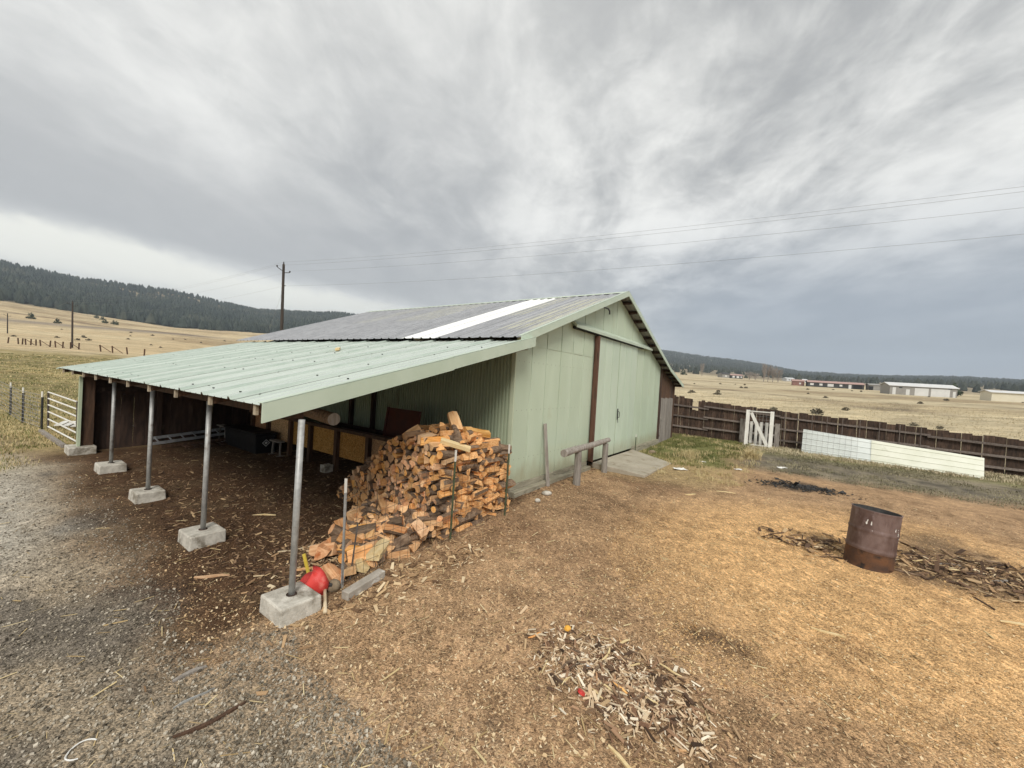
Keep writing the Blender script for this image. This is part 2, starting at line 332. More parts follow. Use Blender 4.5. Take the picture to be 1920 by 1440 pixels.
def vnoise(x, y, seed=0):
    """value noise, vectorised"""
    xi = np.floor(x).astype(np.int64); yi = np.floor(y).astype(np.int64); fx = x - xi; fy = y - yi
    fx = fx * fx * (3 - 2 * fx); fy = fy * fy * (3 - 2 * fy)
    def h(i, j):
        n = (i * 374761393 + j * 668265263 + seed * 974711) & 0x7fffffff
        n = ((n ^ (n >> 13)) * 1274126177) & 0x7fffffff
        return ((n ^ (n >> 16)) & 0xffff) / 65535.0
    return (h(xi, yi) * (1 - fx) + h(xi + 1, yi) * fx) * (1 - fy) + (h(xi, yi + 1) * (1 - fx) + h(xi + 1, yi + 1) * fx) * fy
def fbm(x, y, seed=0, o=4):
    s = 0; a = .5
    for k in range(o): s = s + a * vnoise(x * 2 ** k, y * 2 ** k, seed + k); a *= .5
    return s / (1 - .5 ** o)
def ground(x, y, bumps=True):
    x = np.asarray(x, float); y = np.asarray(y, float); r = np.hypot(x, y)
    zn = -.25 - .0289 * np.clip(y - 9.6, 0, 11) * np.clip((x + 4) / 5, 0, 1)
    az = np.clip(np.arctan2(x, y), -1.15, 1.25); px = 961.8 + F * np.tan(az)
    lr = np.clip(np.log(np.maximum(r, 1)), LR[0], LR[-1])
    ci = np.clip(np.searchsorted(COLS, px) - 1, 0, len(COLS) - 2); cf = (px - np.take(COLS, ci)) / (np.take(COLS, ci + 1) - np.take(COLS, ci))
    cf = np.clip(cf, 0, 1)
    ri = np.clip(np.searchsorted(LR, lr) - 1, 0, len(LR) - 2); rf = np.clip((lr - LR[ri]) / (LR[ri + 1] - LR[ri]), 0, 1)
    p = (TAB[ci, ri] * (1 - cf) + TAB[ci + 1, ri] * cf) * (1 - rf) + (TAB[ci, ri + 1] * (1 - cf) + TAB[ci + 1, ri + 1] * cf) * rf
    zf = 2.85 + p / F * np.exp(lr) * np.cos(az)
    t = sstep(r, 26, 44); z = zn * (1 - t) + zf * t
    if bumps:
        z = z + (fbm(x * .8, y * .8, 3) - .5) * .05 * sstep(r, 2, 5) + (fbm(x * .02, y * .02, 5) - .5) * np.clip(r * .004, 0, 14) * sstep(r, 60, 400)
        z = z + (fbm(x * 3.1, y * 3.1, 9) - .5) * .022
    return z
def gz(x, y): return float(ground(x, y))

# barn frame: local x along the gable wall, local y along the barn, z up
E1 = Vector((-.82018584, .57193037, -.0138141)); E2 = Vector((.57208764, .81979364, -.02557567)); UP = Vector((.00330279, .02887968, .99957744))
O = Vector((.0722, 9.6286, 0))
BM = Matrix(((E2.x, E1.x, UP.x, O.x), (E2.y, E1.y, UP.y, O.y), (E2.z, E1.z, UP.z, O.z), (0, 0, 0, 1)))
BMI = BM.inverted()
def W(b, a, h=0): return BM @ Vector((b, a, h))
def gh(b, a):                    # ground height at barn-frame position
    p = W(b, a); return (gz(p.x, p.y) - p.z) / UP.z
def WG(b, a):                    # world point on the ground
    p = W(b, a); return Vector((p.x, p.y, gz(p.x, p.y)))

def zones(x, y):
    """albedo of the ground by place: gravel, soil, sawdust, grass, field"""
    x = np.asarray(x, float); y = np.asarray(y, float); r = np.hypot(x, y)
    n = (fbm(x * .9, y * .9, 21) - .5); n2 = (fbm(x * .33, y * .33, 33) - .5); n3 = fbm(x * 2.6, y * 2.6, 41)
    dx, dy = x - O.x, y - O.y
    b = dx * E2.x + dy * E2.y; a = dx * E1.x + dy * E1.y
    b = b + n * 1.1 + n2 * .8; a = a + n * .9 + n2 * .9
    def L(c, d, f): return c * (1 - f[..., None]) + np.array(d) * f[..., None]
    one = np.ones_like(x)
    c = np.tile(np.array([.37, .24, .135]), x.shape + (1,))                     # trodden chips
    c = L(c, (.20, .125, .068), sstep(n3, .55, .75) * .7)                       # darker damp patches
    c = L(c, (.275, .232, .168), sstep(b, -5.2, -6.9) * .85)                      # gravel yard
    c = L(c, (.10, .09, .078), sstep(b, -5.2, -6.2) * sstep(fbm(x * .7, y * .7, 77), .52, .66) * .75)
    c = L(c, (.40, .375, .32), sstep(b, -6.3, -7.4) * sstep(a, 1.5, 4.5) * .75)
    c = L(c, (.19, .115, .065), sstep(b, -3.4, -1) * sstep(b, 7, 4) * sstep(a, -4.6, -2.4) * sstep(fbm(x * .8, y * .8, 87), .38, .62) * .75)
    c = L(c, (.22, .14, .08), sstep(fbm(x * .35, y * .35, 95), .50, .66) * sstep(b, -6, -5) * .45)
    saw = sstep(np.hypot((x - 6.6) / 5.2, (y - 6.2) / 4.6), 1.1, .45)
    c = L(c, (.59, .365, .168), saw * .9)                                        # orange sawdust
    c = L(c, (.28, .165, .08), saw * sstep(n3 + n * .3, .58, .78) * .55)
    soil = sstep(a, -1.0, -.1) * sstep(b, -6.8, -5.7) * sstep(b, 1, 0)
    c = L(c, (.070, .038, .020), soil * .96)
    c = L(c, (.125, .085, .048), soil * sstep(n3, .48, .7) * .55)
    c = L(c, (.34, .255, .13), sstep(b, 3.5, 5.5) * sstep(a, -4.6, -3.2) * sstep(a, .2, -.6) * .75)          # straw by the pad
    c = L(c, (.135, .15, .05), sstep(b, 7.6, 9.2) * sstep(a, -3.9, -2.9) * .85 * sstep(b, 18.5, 17))        # green patch
    strip = sstep(b, 8.8, 10.6) * sstep(a, -3.4, -4.6)
    c = L(c, (.19, .175, .13), strip * .85)
    c = L(c, (.055, .05, .045), strip * sstep(n3, .5, .68) * .6)
    c = L(c, (.20, .19, .075), sstep(b, 13.0, 14.6) * sstep(a, -3.4, -4.6) * .7)
    ash = sstep(np.hypot((x - 8.95 + n * .8) / 1.0, (y - 12.2 + n) / .62), 1.15, .6)
    c = L(c, (.035, .032, .03), ash * .85)
    deb = sstep(np.hypot((x - 8.4 + n * 2.2) / 1.5, (y - 6.9 + n * 2) / 1.5), 1.2, .5)
    c = L(c, (.10, .072, .05), deb * .75)
    c = L(c, (.09, .055, .032), sstep(np.hypot((x - 2.5 + n) / .55, (y - 4.5 + n) / .4), 1.2, .4) * .8)
    # open fields
    fl = np.maximum(sstep(a, 10.5, 12.5) * sstep(b, -7.2, -6.0), sstep(b, -6.2, -8.2) * sstep(a, 8.2, 10.6))
    fl = np.maximum(fl, sstep(a, 14.5, 16))
    fl = fl * sstep(b, 18.5, 15)
    pale = np.array([.43, .335, .165])
    c = L(c, pale, fl)
    c = L(c, (.225, .19, .085), fl * sstep(r, 19.5, 24) * (.65 + .5 * n2 * 2).clip(0, 1))
    c = L(c, (.16, .15, .06), fl * sstep(fbm(x * .25, y * .7, 51), .5, .68) * .5)
    rf = sstep(b, 17.5, 18.6)
    c = L(c, (.48, .405, .265), rf)
    st = fbm(x * .012 + y * .004, y * .05, 61)
    gold = np.array([.46, .36, .215])
    far = sstep(r + n2 * 30, 84, 98) * (x < 0)
    c = L(c, gold, far)
    fields = np.clip(np.maximum(rf, far), 0, 1)
    c = L(c, (.27, .20, .115), fields * sstep(st, .55, .70) * .7)
    c = L(c, (.55, .46, .29), fields * sstep(fbm(x * .03, y * .02, 63), .5, .7) * .6)
    for (xs, ys, wd, k) in (((37, 45, 55, 75, 91, 126, 300), (46.6, 49.5, 49.8, 53.4, 52.7, 54.8, 70), 2.6, .7), ((60, 71, 159, 234, 300), (86, 88.5, 113, 105, 100), 3.5, .5), ((30, 64, 90, 160), (30, 62, 78, 84), 2.0, .5)):
        lx = np.interp(y, xs, ys); c = L(c, (.19, .15, .10), np.exp(-((x - lx + n * 3 + n2 * 5) / wd) ** 2) * rf * k * sstep(fbm(x * .15, y * .15, 91), .3, .6) * (x > 0))
    # hills
    az = np.arctan2(x, y)
    sh = np.maximum(sstep(r, 520, 760) * sstep(az, -.25, 0) , sstep(r, 690, 780) * sstep(az, .1, -.1))
    hillc = np.where(fbm(x * .006, y * .006, 71) > .60, 1.0, 0.0)
    c = L(c, (.055, .060, .048), sh * (1 - .4 * hillc))
    mid = sstep(r, 480, 620) * sstep(az, .1, .3) * sstep(r, 1500, 1200)
    c = L(c, (.25, .205, .135), mid * .8)
    # bank and track across the tan slope on the left
    band = np.exp(-((r - 330 - 30 * np.sin(az * 5)) / 22) ** 2) * sstep(az, -.55, -.7)
    c = L(c, (.20, .175, .15), band * .8)
    rd = np.exp(-((y - np.interp(x, [-420, -364, -348, -323, -268, -200], [288, 290, 292, 293, 277, 262])) / 5) ** 2) * (x < -200) * (x > -420)
    c = L(c, (.10, .065, .045), rd * .8)
    return c

azs = np.concatenate([np.arange(-64, 64.01, .4), np.arange(66, 295, 4)]) * math.pi / 180
rs = np.concatenate([[0.3, .6], np.exp(np.arange(math.log(.9), math.log(5200), .029))])
AZ, RR = np.meshgrid(azs, rs); gx = RR * np.sin(AZ); gy = RR * np.cos(AZ); gzv = ground(gx, gy)
na, nr = len(azs), len(rs)
V = np.stack([gx, gy, gzv], -1).reshape(-1, 3)
ii = (np.arange(nr - 1)[:, None] * na + np.arange(na)[None, :]); jj = (np.arange(nr - 1)[:, None] * na + ((np.arange(na) + 1) % na)[None, :])
Fq = np.stack([ii, jj, jj + na, ii + na], -1).reshape(-1, 4)[:, ::-1]
Vc = np.concatenate([V, [[0, 0, -.25]]]); cidx = len(V)
tri = [(int((k + 1) % na), int(k), cidx) for k in range(na)]
gme = bpy.data.meshes.new('ground'); gme.from_pydata(Vc.tolist(), [], [tuple(f) for f in Fq.tolist()] + tri)
gme.polygons.foreach_set('use_smooth', [True] * len(gme.polygons))
ca = gme.color_attributes.new('zone', 'FLOAT_COLOR', 'POINT')
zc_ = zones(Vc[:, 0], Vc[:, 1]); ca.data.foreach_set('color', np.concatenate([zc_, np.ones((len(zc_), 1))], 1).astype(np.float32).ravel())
gm = bpy.data.materials.new('ground_cover'); gm.use_nodes = True; T = NT(gm.node_tree); b = T.n['Principled BSDF']
at = T.add('ShaderNodeAttribute', attribute_name='zone'); tcn = T.add('ShaderNodeTexCoord'); v = tcn.outputs['Object']
cd = T.add('ShaderNodeVectorMath', operation='LENGTH'); T.l.new(v, cd.inputs[0]); dist = cd.outputs['Value']
nearf = T.ramp(dist, 9, 26, 1, 0)
vo = T.add('ShaderNodeTexVoronoi', feature='F1', inp={'Scale': 62.0, 'Randomness': 1.0}); T.l.new(v, vo.inputs['Vector'])
vo2 = T.add('ShaderNodeTexVoronoi', feature='F1', inp={'Scale': 26.0, 'Randomness': 1.0})
T.l.new(T.mapping(v, scale=(1, .5, 1), rot=(0, 0, .6)), vo2.inputs['Vector'])
sv = T.add('ShaderNodeSeparateColor'); T.l.new(vo.outputs['Color'], sv.inputs[0])
sv2 = T.add('ShaderNodeSeparateColor'); T.l.new(vo2.outputs['Color'], sv2.inputs[0])
fine = T.noise(v, 45, 6, .7, .4); medn = T.noise(v, 3.2, 6, .62, .5); big = T.noise(v, .22, 5, .6, .4)
val = T.math('ADD', T.ramp(fine, .25, .75, .62, 1.38, False), T.ramp(medn, .3, .7, -.22, .22))
val = T.math('ADD', val, T.math('MULTIPLY', nearf, T.ramp(sv.outputs[0], 0, 1, -.42, .55, False)))
val = T.math('ADD', val, T.math('MULTIPLY', nearf, T.ramp(sv2.outputs[0], .72, .98, 0, .55)))
val = T.math('ADD', val, T.ramp(big, .3, .7, -.12, .12))
vg = T.noise(T.mapping(v, scale=(.25, 1.3, 1), rot=(0, 0, -.25)), .35, 6, .65, .6)          # wind-laid grass streaks further out
val = T.math('ADD', val, T.math('MULTIPLY', T.math('SUBTRACT', 1.0, nearf), T.ramp(vg, .3, .7, -.28, .28)))
val = T.math('MAXIMUM', val, .22)
vs_ = T.add('ShaderNodeVectorMath', operation='SCALE'); T.l.new(at.outputs['Color'], vs_.inputs[0]); T.l.new(val, vs_.inputs['Scale'])
T.l.new(vs_.outputs[0], b.inputs['Base Color']); b.inputs['Roughness'].default_value = .95; b.inputs['Specular IOR Level'].default_value = .15
hsum = T.math('ADD', T.math('MULTIPLY', vo.outputs['Distance'], -.8), T.math('ADD', T.math('MULTIPLY', fine, .7), T.math('MULTIPLY', medn, 1.6)))
bn = T.add('ShaderNodeBump', inp={'Strength': .75, 'Distance': .022}); T.l.new(hsum, bn.inputs['Height']); T.l.new(bn.outputs[0], b.inputs['Normal'])
gme.materials.append(gm)
tag(link('ground', gme), 'farmyard ground of gravel, soil and sawdust running out to dry fields and hills', 'ground', kind='structure')

# ------------------------------------------------------------------ barn
barn = empty('barn', 'mint green metal barn with grey roof and open lean-to on pipe posts', 'barn', M=BM)
RB, RH = 6.37, 5.95                      # ridge
def roofh(bb):                           # height of the upper roof over the gable line
    if bb <= RB: return RH - (RB - bb) * .3585
    if bb <= 13.07: return RH - (bb - RB) * .3585
    return RH - (13.07 - RB) * .3585 - (bb - 13.07) * .257
def sheet(pt, pb, s0, s1, nrib, rh, name, mat, lift=0, thick=.003, profile='trap', tn=3, rib=None):
    """one ribbed roofing sheet between top edge pt(s) and bottom edge pb(s)"""
    mb = MB(); n = (pb(s0) - pt(s0)).cross(pt(s1) - pt(s0)).normalized()
    if n.z < 0: n = -n
    prof = []
    for i in range(nrib):
        c0 = i / nrib; d = 1 / nrib
        if profile == 'trap':
            q = 1.0 if i == 0 else .30
            prof += [(c0, 0), (c0 + d * .30, 0), (c0 + d * .42, q), (c0 + d * .58, q), (c0 + d * .70, 0)] if i == 0 else [(c0, 0), (c0 + d * .42, 0), (c0 + d * .46, q), (c0 + d * .54, q), (c0 + d * .58, 0)]
        elif profile == 'ribs': prof += [(c0, 0), (c0 + d * .36, 0), (c0 + d * .44, 1), (c0 + d * .56, 1), (c0 + d * .64, 0)]
        else: prof += [(c0 + d * k / 6, .5 - .5 * math.cos(2 * math.pi * k / 6)) for k in range(6)]
    prof.append((1, 0)); m = len(prof)
    for side in (0, 1):
        for t in range(tn + 1):
            for (u, hgt) in prof:
                s = s0 + (s1 - s0) * u; p = pt(s).lerp(pb(s), t / tn)
                mb.v.append(tuple(p + n * (hgt * rh + lift - side * thick)))
    st = (tn + 1) * m
    for t in range(tn):
        for i in range(m - 1):
            a_, b_ = t * m + i, t * m + i + 1; c_, d_ = a_ + m, b_ + m
            shade_grime = rib is not None and prof[i + 1][1] > prof[i][1] and (profile == 'ribs' or prof[i + 1][1] > .9)  # near slope of each rib gets the painted shade and grime colour
            mb.f += [(a_, c_, d_, b_), (a_ + st, b_ + st, d_ + st, c_ + st)]; mb.m += [2 if shade_grime else 0, 1]
    for i in range(m - 1):
        a_, b_ = tn * m + i, tn * m + i + 1; mb.f.append((a_, a_ + st, b_ + st, b_)); mb.m.append(0)
        a_, b_ = i, i + 1; mb.f.append((a_, b_, b_ + st, a_ + st)); mb.m.append(0)
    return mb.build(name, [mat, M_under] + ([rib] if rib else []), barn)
# lean-to roof, front edge and far edge slightly out of square
LT = lambda s: Vector((-.22, -.50 + s * 14.7, 3.475)); LB = lambda s: Vector((-5.87, -.66 + s * 13.36, 2.10))
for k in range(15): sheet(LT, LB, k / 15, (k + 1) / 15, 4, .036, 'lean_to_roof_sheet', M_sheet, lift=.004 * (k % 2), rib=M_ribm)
UT = lambda s: Vector((RB, -.36 + s * 15.2, RH)); UB = lambda s: Vector((-.40, -.36 + s * 15.2, roofh(-.40)))
for k in range(22):
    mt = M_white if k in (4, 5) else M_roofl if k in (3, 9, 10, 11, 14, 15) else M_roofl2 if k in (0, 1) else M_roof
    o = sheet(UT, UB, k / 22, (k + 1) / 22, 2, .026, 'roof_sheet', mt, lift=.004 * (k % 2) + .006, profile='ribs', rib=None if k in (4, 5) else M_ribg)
    if k in (4, 5): o['label'] = 'bright white replacement roof sheet'
RT = lambda s: Vector((RB, -.36 + s * 15.2, RH)); RM = lambda s: Vector((13.07, -.36 + s * 15.2, roofh(13.07))); RE = lambda s: Vector((16.15, -.36 + s * 15.2, roofh(16.15)))
for k in range(16): sheet(RT, RM, k / 16, (k + 1) / 16, 5, .018, 'roof_sheet', M_roof, lift=.004 * (k % 2) + .006, profile='sine', tn=1)
for k in range(16): sheet(RM, RE, k / 16, (k + 1) / 16, 5, .018, 'roof_sheet', M_roof, lift=.004 * (k % 2) - .004, profile='sine', tn=1)
mb = MB(); mb.prism([(RB - .25, RH - .055), (RB, RH + .045), (RB + .25, RH - .055), (RB, RH + .038)], -.40, 14.9); mb.build('ridge_cap', M_trim, barn)
mb = MB()                                     # screw heads on the lean-to sheets
for k in range(15):
    for t in (.04, .22, .40, .58, .76, .95):
        for u in (.12, .5, .88):
            if random.random() < .55:
                s_ = (k + u) / 15; p = LT(s_).lerp(LB(s_), t + random.uniform(-.01, .01)); mb.obox(Matrix.Translation(p + Vector((0, 0, .012))), (.022, .022, .016))
tag(mb.build('screw_heads', M_steel, barn), kind='stuff')
# rake fascia
def fascia(p, q, hgt, name='fascia', mat=M_trim, off=.03, top=.05):
    mb = MB(); (b0, a0, h0), (b1, a1, h1) = p, q
    # folded trim: face, top flange over the sheet, small lip
    for (u0, u1, z0, z1) in ((0, off, -hgt, top), (-.0, .12, top - .006, top)):
        vs = [(b0, a0 - off + u0, h0 + z0), (b1, a1 - off + u0, h1 + z0), (b1, a1 - off + u1, h1 + z0), (b0, a0 - off + u1, h0 + z0),
              (b0, a0 - off + u0, h0 + z1), (b1, a1 - off + u0, h1 + z1), (b1, a1 - off + u1, h1 + z1), (b0, a0 - off + u1, h0 + z1)]
        mb.add(vs, [(3, 2, 1, 0), (4, 5, 6, 7), (0, 1, 5, 4), (1, 2, 6, 5), (2, 3, 7, 6), (3, 0, 4, 7)])
    return mb.build(name, mat, barn)
fascia((-.42, -.37, roofh(-.42)), (RB, -.37, RH), .14)
fascia((RB + .001, -.37, RH), (13.07, -.37, roofh(13.07)), .12)
fascia((13.071, -.373, roofh(13.07) - .01), (16.17, -.373, roofh(16.17) - .01), .12)
def lf(t): return LT(0).lerp(LB(0), t)
p0, p1, p2 = lf(-.035), lf(.46), lf(1.008)
fascia((p0.x, p0.y, p0.z), (p1.x, p1.y, p1.z), .17); fascia((p1.x + .02, p1.y - .005, p1.z - .003), (p2.x, p2.y - .005, p2.z), .175)
# far rake fascia of the lean-to
mb = MB(); q0, q1 = LT(1), LB(1); mb.bar(q0 + Vector((0, .02, -.03)), q1 + Vector((0, .02, -.03)), .03, .16, upv=(0, 1, 0)); mb.build('fascia', M_trim, barn)
# lookouts under the right rake, the left rake board
for k in range(14):
    bb = RB + .55 + k * .70; mb = MB(); h = roofh(bb) - .075; sl = -.3585 if bb < 13.07 else -.257
    Mx = Matrix.Translation((bb, .2, h)) @ Matrix.Rotation(math.atan(-sl), 4, 'Y'); mb.obox(Mx, (.09, 1.05, .09)); mb.build('purlin', M_darkw, barn)
mb = MB(); mb.bar((.15, -.06, roofh(.15) - .14), (RB - .4, -.06, roofh(RB - .4) - .14), .04, .14, upv=(0, 1, 0)); mb.build('rake_board', M_raft, barn)
# gable siding panels, cut to the rake
edges = [0, .68, 1.40, 2.21, 2.95, 3.69, 4.42, 5.14, 5.92, 6.37, 7.20, 8.23, 9.05, 9.93, 10.89, 11.84, 12.70]
for i, (e0, e1) in enumerate(zip(edges[:-1], edges[1:])):
    mb = MB(); y0 = -.004 * (i % 2)
    t0, t1 = roofh(e0) - .10, roofh(e1) - .10; gp = .010 + .0010 * e0
    mb.prism([(e0 + gp, 0), (e1 - gp, 0), (e1 - gp, t1), (e0 + gp, t0)], y0, .03)
    mb.build('siding_panel', M_siding, barn)
mb = MB(); mb.prism([(.02, -.02), (12.68, -.02), (12.68, roofh(12.68) - .14), (RB, RH - .14), (.02, roofh(.02) - .14)], .034, .05); mb.build('wall_backing', M_black, barn)
# overlap joint where upper sheets start
for i in range(6):
    mb = MB(); e0, e1 = edges[i], edges[i + 1]
    if i: mb.box((e0 + .006, -.012, 3.43 + .0), (e1 - .045, -.0045, min(roofh(e0), 3.9) - .105 + .0)) if roofh(e0) - .10 > 3.45 else mb.box((e0 + .006, -.012, 3.40), (e1 - .045, -.0045, 3.42))
    else: mb.box((e0 + .01, -.010, 3.30), (e1 - .05, -.0045, 3.335))
    mb.build('siding_lap', M_siding, barn)
# sliding doors
def door_leaf(b0, b1, y):
    root = MB(); n = max(2, round((b1 - b0) / .72)); wd = (b1 - b0) / n
    root.box((b0, y + .012, -.02), (b1, y + .05, 4.16)); d = root.build('door', M_sidew, barn)
    for i in range(n):
        mb = MB(); x0 = b0 + i * wd
        mb.box((x0 + .013, y, -.02), (x0 + wd - .013, y + .0115, 4.16))
        mb.build('door_panel', M_door, d)
    return d
door_leaf(4.62, 6.68, -.075); d2 = door_leaf(6.70, 8.72, -.082)
mb = MB(); mb.box((6.74, -.115, 1.28), (6.80, -.097, 1.68)); mb.tube([(6.77, -.115, 1.34), (6.77, -.17, 1.36), (6.77, -.17, 1.56), (6.77, -.115, 1.58)], .012, 6)
mb.tube([(6.77, -.112, 1.30), (6.775, -.13, 1.15)], .01, 5); mb.build('door_handle', M_steel, d2)
mb = MB(); mb.box((4.44, -.15, .0), (4.59, -.03, 4.14)); mb.tube([(4.49, -.165, -.02), (4.49, -.165, 4.14)], .038, 8); mb.build('door_post', M_brown, barn, bevel=.01)
# track hood above the doors
mb = MB()
vs = [(2.72, -.20, 4.19), (10.45, -.20, 4.19), (10.45, -.02, 4.33), (2.72, -.02, 4.33), (2.72, -.205, 4.275), (10.45, -.205, 4.275), (10.45, -.02, 4.41), (2.72, -.02, 4.41)]
mb.add(vs, [(3, 2, 1, 0), (4, 5, 6, 7), (0, 1, 5, 4), (1, 2, 6, 5), (2, 3, 7, 6), (3, 0, 4, 7)]); mb.build('track_hood', M_trim, barn)
mb = MB(); mb.box((2.8, -.12, 4.165), (9.4, -.03, 4.235)); mb.build('door_track', M_black, barn)
# hanging bracket high on the gable
mb = MB(); mb.tube([(3.95, -.02, 5.0), (3.95, -.35, 5.02), (4.45, -.42, 5.02), (4.58, -.42, 4.96), (4.60, -.42, 4.86)], .025, 7); mb.build('gable_hook', M_steel, barn)
# wooden shed bay on the right
for i in range(5):
    e0 = 12.74 + i * .56; e1 = e0 + .55; mb = MB(); mb.prism([(e0, 2.0), (e1, 2.0), (e1, roofh(e1) - .1), (e0, roofh(e0) - .1)], -.01 - .01 * (i % 2), .02); mb.build('plank', M_brownw, barn)
for i in range(9):
    e0 = 13.05 + i * .27; mb = MB(); mb.box((e0, -.03 - .006 * (i % 2), -.45), (e0 + .26, .0, 2.05 - .02 * (i % 3))); mb.build('plank', M_greyw, barn)
mb = MB(); mb.box((12.72, -.05, -.5), (12.95, .04, roofh(12.8) - .12)); mb.build('corner_post', M_darkw, barn)
mb = MB(); mb.box((15.5, -.05, -.5), (15.7, .05, roofh(15.6) - .12)); mb.build('corner_post', M_brownw, barn)
mb = MB(); mb.box((13.0, -.07, .1), (13.07, -.035, 1.4)); mb.box((13.0, -.09, .95), (13.35, -.06, 1.03)); mb.build('latch', M_greyw, barn)
mb = MB(); mb.box((15.52, .05, -.5), (15.6, 14.6, roofh(15.56) - .12)); mb.build('shed_wall', M_darkw, barn)
# sill timbers at the gable foot
mb = MB(); mb.box((-.02, -.035, -.13), (4.38, .03, -.004), jit=.004); mb.build('sill_timber', M_timber, barn, bevel=.008)
mb = MB(); mb.box((-.06, -.20, -.42), (2.6, .03, -.132), jit=.006); mb.build('sill_timber', M_timber, barn, bevel=.012)
mb = MB(); mb.box((2.61, -.19, -.42), (4.36, .03, -.135), jit=.006); mb.build('sill_timber', M_timber, barn, bevel=.012)
mb = MB(); mb.box((8.74, -.12, -.5), (12.72, .03, -.006), jit=.006); mb.build('sill_timber', M_timber, barn, bevel=.01)
# ribbed long wall under the lean-to
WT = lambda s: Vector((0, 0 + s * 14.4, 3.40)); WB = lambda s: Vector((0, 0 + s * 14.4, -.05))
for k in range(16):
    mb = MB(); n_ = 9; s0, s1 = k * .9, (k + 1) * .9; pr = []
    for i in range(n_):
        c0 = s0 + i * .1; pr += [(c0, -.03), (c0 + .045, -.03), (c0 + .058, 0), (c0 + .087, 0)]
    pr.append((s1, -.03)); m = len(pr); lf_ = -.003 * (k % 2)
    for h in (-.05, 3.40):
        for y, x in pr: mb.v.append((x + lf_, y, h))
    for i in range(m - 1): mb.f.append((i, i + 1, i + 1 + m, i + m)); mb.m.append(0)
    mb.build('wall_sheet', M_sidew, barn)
mb = MB(); mb.box((.03, .04, -.05), (.06, 14.4, 3.4)); mb.build('wall_backing', M_darkw, barn)
mb = MB(); mb.box((-.05, -.004, .005), (.001, .10, 3.33)); mb.build('corner_trim', M_mint, barn)
mb = MB(); mb.box((-.06, .0, -.45), (.02, 14.4, -.052)); mb.build('sill_timber', M_timber, barn)
mb = MB(); mb.prism([(.0, -.4), (12.7, -.4), (12.7, 3.45), (RB, 5.8), (0, 3.3)], 14.40, 14.46); mb.build('rear_wall', M_darkw, barn)
# lean-to frame: posts on concrete piers, eave beam, rafters
PA = [-.62, 2.22, 5.18, 8.2]
for i, a in enumerate(PA):
    g = gh(-5.45, a); lean = (-.006, -.035)
    mb = MB(); mb.tube([(-5.45, a, g + .1), (-5.45 + lean[0], a + lean[1], 1.93)], .038, 12); pst = mb.build('post', M_galv, barn, smooth=True)
    mb = MB(); wd = .24 + .02 * math.sin(i * 3)
    top = g + .195
    vs = []
    for (z, k) in ((g - .12, 1.03), (top, 1.0)):
        for (sx, sy) in ((-1, -1), (1, -1), (1, 1), (-1, 1)):
            vs.append((-5.45 + sx * wd * k + random.uniform(-.012, .012), a + sy * (wd + .02) * k + random.uniform(-.012, .012), z + random.uniform(-.008, .008)))
    mb.add(vs, [(3, 2, 1, 0), (4, 5, 6, 7), (0, 1, 5, 4), (1, 2, 6, 5), (2, 3, 7, 6), (3, 0, 4, 7)])
    o = mb.build('footing_block', M_conc, pst, bevel=.02)
    mb = MB(); mb.tube([(-5.45, a, top - .01), (-5.45, a, top + .004)], .062, 12); mb.build('post_socket', M_darkw, pst)
g = gh(-5.6, 11.0)
mb = MB(); mb.box((-5.66, 10.85, g), (-5.60, 11.0, 1.92)); mb.build('corner_post', M_mint, barn)
mb = MB(); mb.box((-5.595, 10.92, g), (-5.33, 11.12, 1.92)); mb.build('corner_post', M_brownw, barn, bevel=.01)
mb = MB(); mb.box((-5.85, 10.6, g - .1), (-5.30, 11.3, g + .2), jit=.015); mb.build('footing_block', M_conc, barn, bevel=.02)
mb = MB(); mb.box((-5.52, -.55, 1.93), (-5.38, 12.6, 2.07)); mb.build('eave_beam', M_brownw, barn)
for k in range(10):
    a = -.3 + k * 1.38; mb = MB(); mb.bar((-5.80, a, 2.045), (-.03, a, 3.35), .13, .06, upv=(0, 1, 0)); rf_ = mb.build('rafter', M_brownw, barn)
    mb = MB(); mb.box((-5.835, a - .035, 1.965), (-5.802, a + .035, 2.085)); mb.build('rafter_tail', M_raft, rf_)
for k in range(5):
    bb = -5.3 + k * 1.15; hh = 2.10 + (bb + 5.87) * .2363 - .035
    mb = MB(); mb.box((bb, -.5, hh - .03), (bb + .09, 12.7, hh)); mb.build('purlin', M_raft, barn)
mb = MB(); mb.tube([(-3.9, 1.2, 1.66), (-3.3, 5.5, 1.75)], [.115, .10], 12, capmi=1)
o = mb.build('stored_log', [M_bark, M_greyw]); o.matrix_world = BM; tag(o, 'round log stored under the lean-to roof, its pale end showing', 'log')
# the end wall of dark boards and its rails
nb = 18
for k in range(nb):
    x0 = -5.32 + k * .295; mb = MB(); hh = 2.10 + (x0 + 5.87) * .2363 - .25
    mb.box((x0, 11.14 + .012 * (k % 2), gh(x0, 11.2) - .05), (x0 + .29, 11.18 + .012 * (k % 2), min(hh, 1.45 + .08 * math.sin(k * 2.1)) if k < 12 else hh), jit=.006)
    mb.build('plank', M_darkw, barn)
mb = MB(); mb.bar((-5.3, 11.07, 1.55), (-.1, 11.07, 1.55), .05, .10); mb.build('rail', M_darkw, barn)
mb = MB(); mb.box((-5.3, 11.20, 1.3), (-.05, 11.24, 2.0)); mb.build('wall_backing', M_darkw, barn)
for bb in (-3.9, -2.6, -1.3):
    mb = MB(); mb.box((bb, 11.05, -.3), (bb + .12, 11.13, 2.3)); mb.build('stud', M_darkw, barn)

